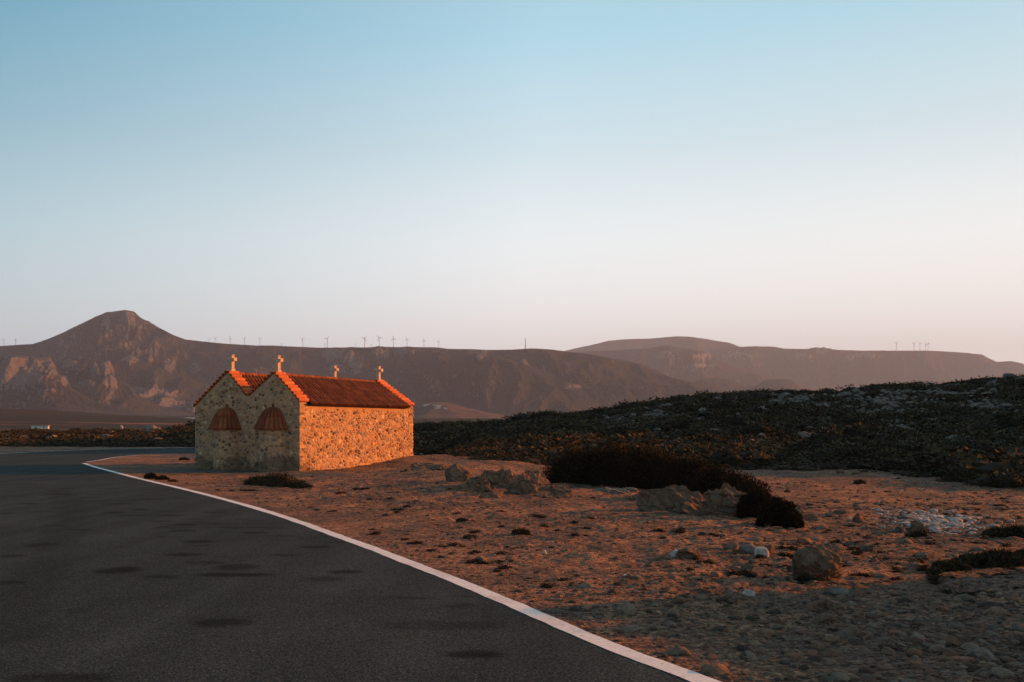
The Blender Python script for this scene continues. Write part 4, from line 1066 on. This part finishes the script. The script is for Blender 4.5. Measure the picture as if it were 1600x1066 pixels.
ex_, ey_, es_ = scatter(1500, (180, 760), (733, 800), .02, .03, 1.0, .07)
sx_ = np.r_[ax_, bx_, dx_, ex_]; sy_ = np.r_[ay_, by_, dy_, ey_]; ss_ = np.r_[as_, bs_, ds_, es_]
keep = ss_*F/sy_ > 1.3
sx_, sy_, ss_ = sx_[keep], sy_[keep], ss_[keep]
sz_ = h_ground(sx_, sy_)
vis = np.abs(sx_/sy_) < .513
vis &= (HR+EYE*F/sy_ < 1064)
pxs = ss_*F/sy_*vis
order = np.argsort(-pxs); ind = set(order[:270].tolist())
pme = {}
for k in range(10):
    for t_ in range(len(PT)):
        pass
def pmesh(k, t):
    if (k, t) not in pme:
        V, Fc = pb[k]; pme[(k, t)] = np_mesh('stone', V, Fc, M['pebble'], False, {'tone': ('FLOAT_COLOR', np.tile(PT[t], (len(V), 1)))})
    return pme[(k, t)]
TN = ['brown', 'tan', 'pale tan', 'dark brown', 'grey', 'pale grey', 'blackish', 'rust coloured']
def stone_label(x, y, tk, s):
    px = CX+F*x/y; row = HR+EYE*F/y; k = s*F/y
    if row < 850: z_ = 'beyond the dirt track' if row < 835 else 'on the dirt track'
    elif row < 910: z_ = 'level with the boulder'
    elif row < 960: z_ = 'nearer than the boulder'
    elif row < 1010: z_ = 'in the shaded foreground'
    else: z_ = 'at the bottom edge'
    h_ = 'beside the road line' if px < 1010+(row-1000)*.6 else 'below the broad outcrop' if px < 1180 else 'below the boulder' if px < 1400 else 'far right'
    return ('large ' if k > 17 else 'medium ' if k > 12 else 'small ')+TN[tk]+' stone '+z_+', '+h_
jv, jf, jc, jb = [], [], [], 0
for i in range(len(sx_)):
    s = ss_[i]; a = random.uniform(0, 6.28)
    if i in ind:
        tk = random.randrange(len(PT)); o = obj('stone', pmesh(random.randrange(10), tk), None, (sx_[i], sy_[i], sz_[i]+.02*s), (random.uniform(-.3, .3), random.uniform(-.3, .3), a), (s*random.uniform(.9, 1.4), s, s*random.uniform(.7, 1.1)))
        lab = stone_label(sx_[i], sy_[i], tk, s)
        tag(o, lab, 'stone', 'loose stones on the verge')
    else:
        V, Fc = pe[i % 12] if pxs[i] < 9 else pb[i % 10]; c_, s_ = math.cos(a), math.sin(a); fz = random.uniform(.6, 1.1)
        jv.append(np.c_[(V[:, 0]*c_-V[:, 1]*s_)*s*1.15, (V[:, 0]*s_+V[:, 1]*c_)*s, V[:, 2]*s*fz]+np.array([sx_[i], sy_[i], sz_[i]+.0*s]))
        jf.append(Fc+jb); jc.append(np.tile(np.array(PT[random.randrange(len(PT))])*random.uniform(.75, 1.2), (len(V), 1))); jb += len(V)
me = np_mesh('gravel', np.vstack(jv), np.vstack(jf), M['pebble'], False, {'tone': ('FLOAT_COLOR', np.vstack(jc))})
tag(obj('gravel', me), 'loose gravel and small stones strewn over the roadside verge', 'gravel', None, 'stuff')
# dry tufts that speckle the open ground
n = 650; px = rs_.uniform(330, 1680, n); row = rs_.uniform(742, 930, n); y = EYE*F/(row-HR); x = (px-CX)/F*y
k = (road_sd(x, y) > .5) & (fbm(x*.3, y*.3, 55, 3) > -.05) & ~((x > -14) & (x < -3.5) & (y > 34) & (y < 46)); x, y = x[k], y[k]; z = h_ground(x, y)
jv, jf, jt, jb = [], [], [], 0
for i in range(len(x)):
    s = rs_.uniform(.035, .13); V, Fc, T_ = lo[i % 5]; a = rs_.uniform(0, 6.28); c_, s_ = math.cos(a), math.sin(a)
    jv.append(np.c_[(V[:, 0]*c_-V[:, 1]*s_)*s*1.2, (V[:, 0]*s_+V[:, 1]*c_)*s, V[:, 2]*s*.5]+np.array([x[i], y[i], z[i]-.005])); jf.append(Fc+jb); jt.append(T_); jb += len(V)
tag(obj('dry_tufts', np_mesh('dry_tufts', np.vstack(jv), np.vstack(jf), M['dryleaf'], False, {'tone': ('FLOAT', np.concatenate(jt))})), 'tiny dark tufts speckling the open orange ground', 'tufts', None, 'stuff')
# the white rubble patch
n = 900; rx_, ry_ = [], []
jv, jf, jc, jb = [], [], [], 0
for i in range(n):
    px = rs_.normal(1462, 42); row = 815+rs_.normal(0, 8)+(px-1462)*.10
    if row > 836 or row < 788: continue
    x, y, z = at_base(px, row); s = min(.035*math.exp(rs_.normal(0, .5)), .13); V, Fc = pe[i % 12]
    jv.append(V*np.array([s*1.1, s, s*.9])+np.array([x, y, z+.1*s])); jf.append(Fc+jb); k = rs_.uniform(.5, 1.1); jc.append(np.tile(np.array([.46, .43, .42])*k, (len(V), 1))); jb += len(V)
me = np_mesh('rubble', np.vstack(jv), np.vstack(jf), M['pebble'], False, {'tone': ('FLOAT_COLOR', np.vstack(jc))})
tag(obj('rubble', me), 'patch of whitish rubble spread on the ground beyond the dirt track', 'rubble', None, 'stuff')

# ------------------------------------------------------------------ far things: turbines, mast, houses
from mathutils.bvhtree import BVHTree
def bvh(name):
    o = bpy.data.objects[name]; me = o.data
    return BVHTree.FromPolygons([v.co[:] for v in me.vertices], [p.vertices[:] for p in me.polygons])
def hit(tree, px, row):
    d = Vector(((px-CX)/F, 1, (HR-row)/F)).normalized(); h = tree.ray_cast(Vector((0, 0, EYE)), d, 30000)
    return h[0]
def turbine_meshes():
    t = MB(); t.tube((0, 0, -.35), (0, 0, 1), .028, .018, 8)
    nmb = MB(); nmb.box(-.03, .03, -.07, .06, .98, 1.05)
    b = MB()
    b.add([(-.012, 0, 0), (.012, 0, 0), (.022, .006, .08), (.006, .004, .40), (-.012, .0, .40), (-.022, -.006, .08), (0, .014, .04), (0, .010, .2)], [(0,1,2,5),(5,2,3,4),(1,0,6),(0,5,7,6),(2,1,6,7),(3,2,7),(4,3,7),(5,4,7)])
    return t.mesh('tower', M['metal'], True), nmb.mesh('nacelle', M['metal']), b.mesh('blade', M['metal'])
tw, nc, bl = turbine_meshes()
TURB = [(6,541,10),(24.5,539.5,9),(326.5,535,6),(336,536,8),(360,538,10),(382,539,10),(406,540,11),(440,541,4),(473,542,12),(508,543,5.5),(511.5,543.5,14),(555.5,543.5,6),
        (569.5,543.3,15),(580,543.5,5),(592.5,543,15),(614.5,543,14),(636,543,12.5),(662.5,543,11.5),(685.5,543.5,10)]
TURBR = [(1400.5,548.5,12),(1428,548,11.5),(1437.5,547.5,11),(1446,547.5,10),(1450,548,11.5)]
names_ = ['far left edge of the ridge, first of the pair', 'far left edge of the ridge, second of the pair', 'shortest of those just right of the cone shaped peak', 'second to the right of the cone shaped peak',
          'third right of the cone shaped peak, above a cross', 'fourth to the right of the cone shaped peak', 'directly left of the second cross, fifth from the peak', 'tiny and barely showing above the ridge right of the second cross',
          'standing alone above the middle of the chapel roof', 'tiny, close left of a tall one above the rocky crag', 'tall, beside a tiny one above the rocky crag', 'tiny, left of the tallest ones above the roof end',
          'tallest, first of the row of six right of the chapel', 'tiny, between the first and second of the row of six', 'second of the row of six right of the chapel', 'third of the row of six right of the chapel',
          'fourth of the row of six right of the chapel', 'fifth of the row of six right of the chapel', 'last and rightmost of the row of six right of the chapel',
          'standing alone at the left on the hazy right plateau', 'second from left on the hazy right plateau', 'middle one of the five on the hazy right plateau', 'shortest, fourth from left on the hazy right plateau', 'rightmost on the hazy right plateau']
for i, (px, row, h) in enumerate(TURB+TURBR):
    d = 5260.0 if i < len(TURB) else 10560.0; s = h*d/F
    e = bpy.data.objects.new('wind_turbine', None); COL.objects.link(e)
    e.location = ((px-CX)/F*d, d, EYE+(HR-row)/F*d-2); e.scale = (max(s, 34 if i < 19 else s),)*2+(s,); e.rotation_euler = (0, 0, random.uniform(-.5, .5))
    tag(e, 'wind turbine, '+names_[i], 'wind turbine', 'wind turbines along the skyline')
    obj('tower', tw, e); obj('nacelle', nc, e)
    a0 = random.uniform(0, 2)
    for k in range(3): obj('blade', bl, e, (0, -.085, 1.015), (0, a0+k*2*math.pi/3, 0))
# lattice mast
mb = MB(); d = 5230; hM = 15.5*d/F
for sx in (-1, 1):
    for sy in (-1, 1): mb.tube((sx*3.2, sy*3.2, -8), (sx*.9, sy*.9, hM), .8, .5, 5)
for k in range(7):
    z0 = k*hM/7; z1 = (k+1)*hM/7; w0 = 3.2-2.3*z0/hM; w1 = 3.2-2.3*z1/hM
    for sy in (-1, 1):
        mb.tube((-w0, sy*w0, z0), (w1, sy*w1, z1), .4, .4, 4); mb.tube((w0, sy*w0, z0), (-w1, sy*w1, z1), .4, .4, 4)
mb.tube((0, 0, hM), (0, 0, hM+6), .5, .3, 5)
o = obj('radio_mast', mb.mesh('radio_mast', M['metal']), None, ((821-CX)/F*d, d, EYE+(HR-545)/F*d)); tag(o, 'thin lattice radio mast on the ridge, alone right of the turbines', 'mast')

def house(loc, wx_, dy_, hz_, label, rot=0, parapet=True, nwin=3, group=None):
    e = bpy.data.objects.new('house', None); COL.objects.link(e); e.location = loc; e.rotation_euler = (0, 0, rot)
    tag(e, label, 'house', group)
    m = MB(); m.box(-wx_/2, wx_/2, -dy_/2, dy_/2, -hz_, hz_); obj('wall', m.mesh('wall', M['plaster']), e)
    m = MB(); m.box(-wx_/2-.15, wx_/2+.15, -dy_/2-.15, dy_/2+.15, hz_+.003, hz_*1.08+.2); obj('roof', m.mesh('roof', M['roofgrey']), e)
    for k in range(nwin):
        xx = -wx_/2+wx_*(k+.5)/nwin; m = MB(); m.box(xx-wx_*.05, xx+wx_*.05, -dy_/2-.06, -dy_/2+.1, hz_*.3, hz_*.75); obj('window', m.mesh('window', M['dark']), e)
    return e
tr = bvh('low_hillside')
for (px, row, wp, hp, lab) in ((666.5, 634, 9, 2.4, 'long low white house, leftmost of the four on the pink hillside right of the chapel'), (682.5, 634.8, 12, 2.2, 'widest white house on the pink hillside right of the chapel'),
                               (683.5, 638.5, 8.5, 2.8, 'grey lilac house directly below the widest white house on the pink hillside'), (696.5, 639, 5, 2.2, 'small white house, rightmost of the four on the pink hillside')):
    p = hit(tr, px, row) or Vector(((px-CX)/F*2850, 2850, EYE+(HR-row)/F*2850)); s = p.y/F
    house(p+Vector((0, 2, 0)), wp*s, 8, hp*s*.9, lab, .1)
p = Vector(at_base(63, 670.0)); s = p.y/F
house(p, 24*s, 9*s, 4.0*s, 'long low whitish shed with a sunlit end on the plain left of the chapel', .25, nwin=2)
tr2 = bvh('hazy_ridge'); rv = random.Random(3)
vil = [(962,607,4),(966,606,5),(973,605,4),(981,605.5,5),(984,608,5),(990,606,4),(997,605,5),(1003,601,7),(1006,606,6),(1010,605,3),(1014,605.5,5),(1020,605.5,4),(975,609.5,4),(995,609,4),(1008,611,3)]
for i, (px, row, wp) in enumerate(vil):
    p = hit(tr2, px, row)
    if p is None: continue
    s = p.y/F
    house(p, wp*s*.8, 10, 1.3*s*rv.uniform(.8, 1.3), 'tiny pale village house in the hazy valley above the slope', rv.uniform(-.3, .3), nwin=2, group='village houses in the hazy valley')

# look-alikes that would share a label are told apart by their order in it
ORD = ['first','second','third','fourth','fifth','sixth','seventh','eighth','ninth','tenth','eleventh','twelfth','thirteenth','fourteenth','fifteenth','sixteenth']
byl = {}
for o in list(COL.objects):
    if o.get('group') and o.get('label') and o.parent is None: byl.setdefault(o['label'], []).append(o)
for lab, os_ in byl.items():
    if 1 < len(os_) <= 16:
        os_.sort(key=lambda o: o.location.x/o.location.y)
        for k, o in enumerate(os_): o['label'] = lab+', '+ORD[k]+' from left' if len(lab.split()) < 14 else lab+', '+ORD[k]

# ------------------------------------------------------------------ haze
m = bpy.data.materials.new('haze_air'); m.use_nodes = True; nt = m.node_tree
for n_ in list(nt.nodes): nt.nodes.remove(n_)
out = nt.nodes.new('ShaderNodeOutputMaterial'); pv = nt.nodes.new('ShaderNodeVolumePrincipled')
pv.inputs['Color'].default_value = (.47, .64, .90, 1); pv.inputs['Density'].default_value = 8.6e-5; pv.inputs['Anisotropy'].default_value = .1
nt.links.new(pv.outputs[0], out.inputs['Volume'])
mb = MB(); mb.box(-14000, 14000, -9200, 13500, -7, 1110)
hz = obj('haze', mb.mesh('haze', m)); tag(hz, 'thin evening haze that veils the far mountains', 'haze', None, 'stuff')
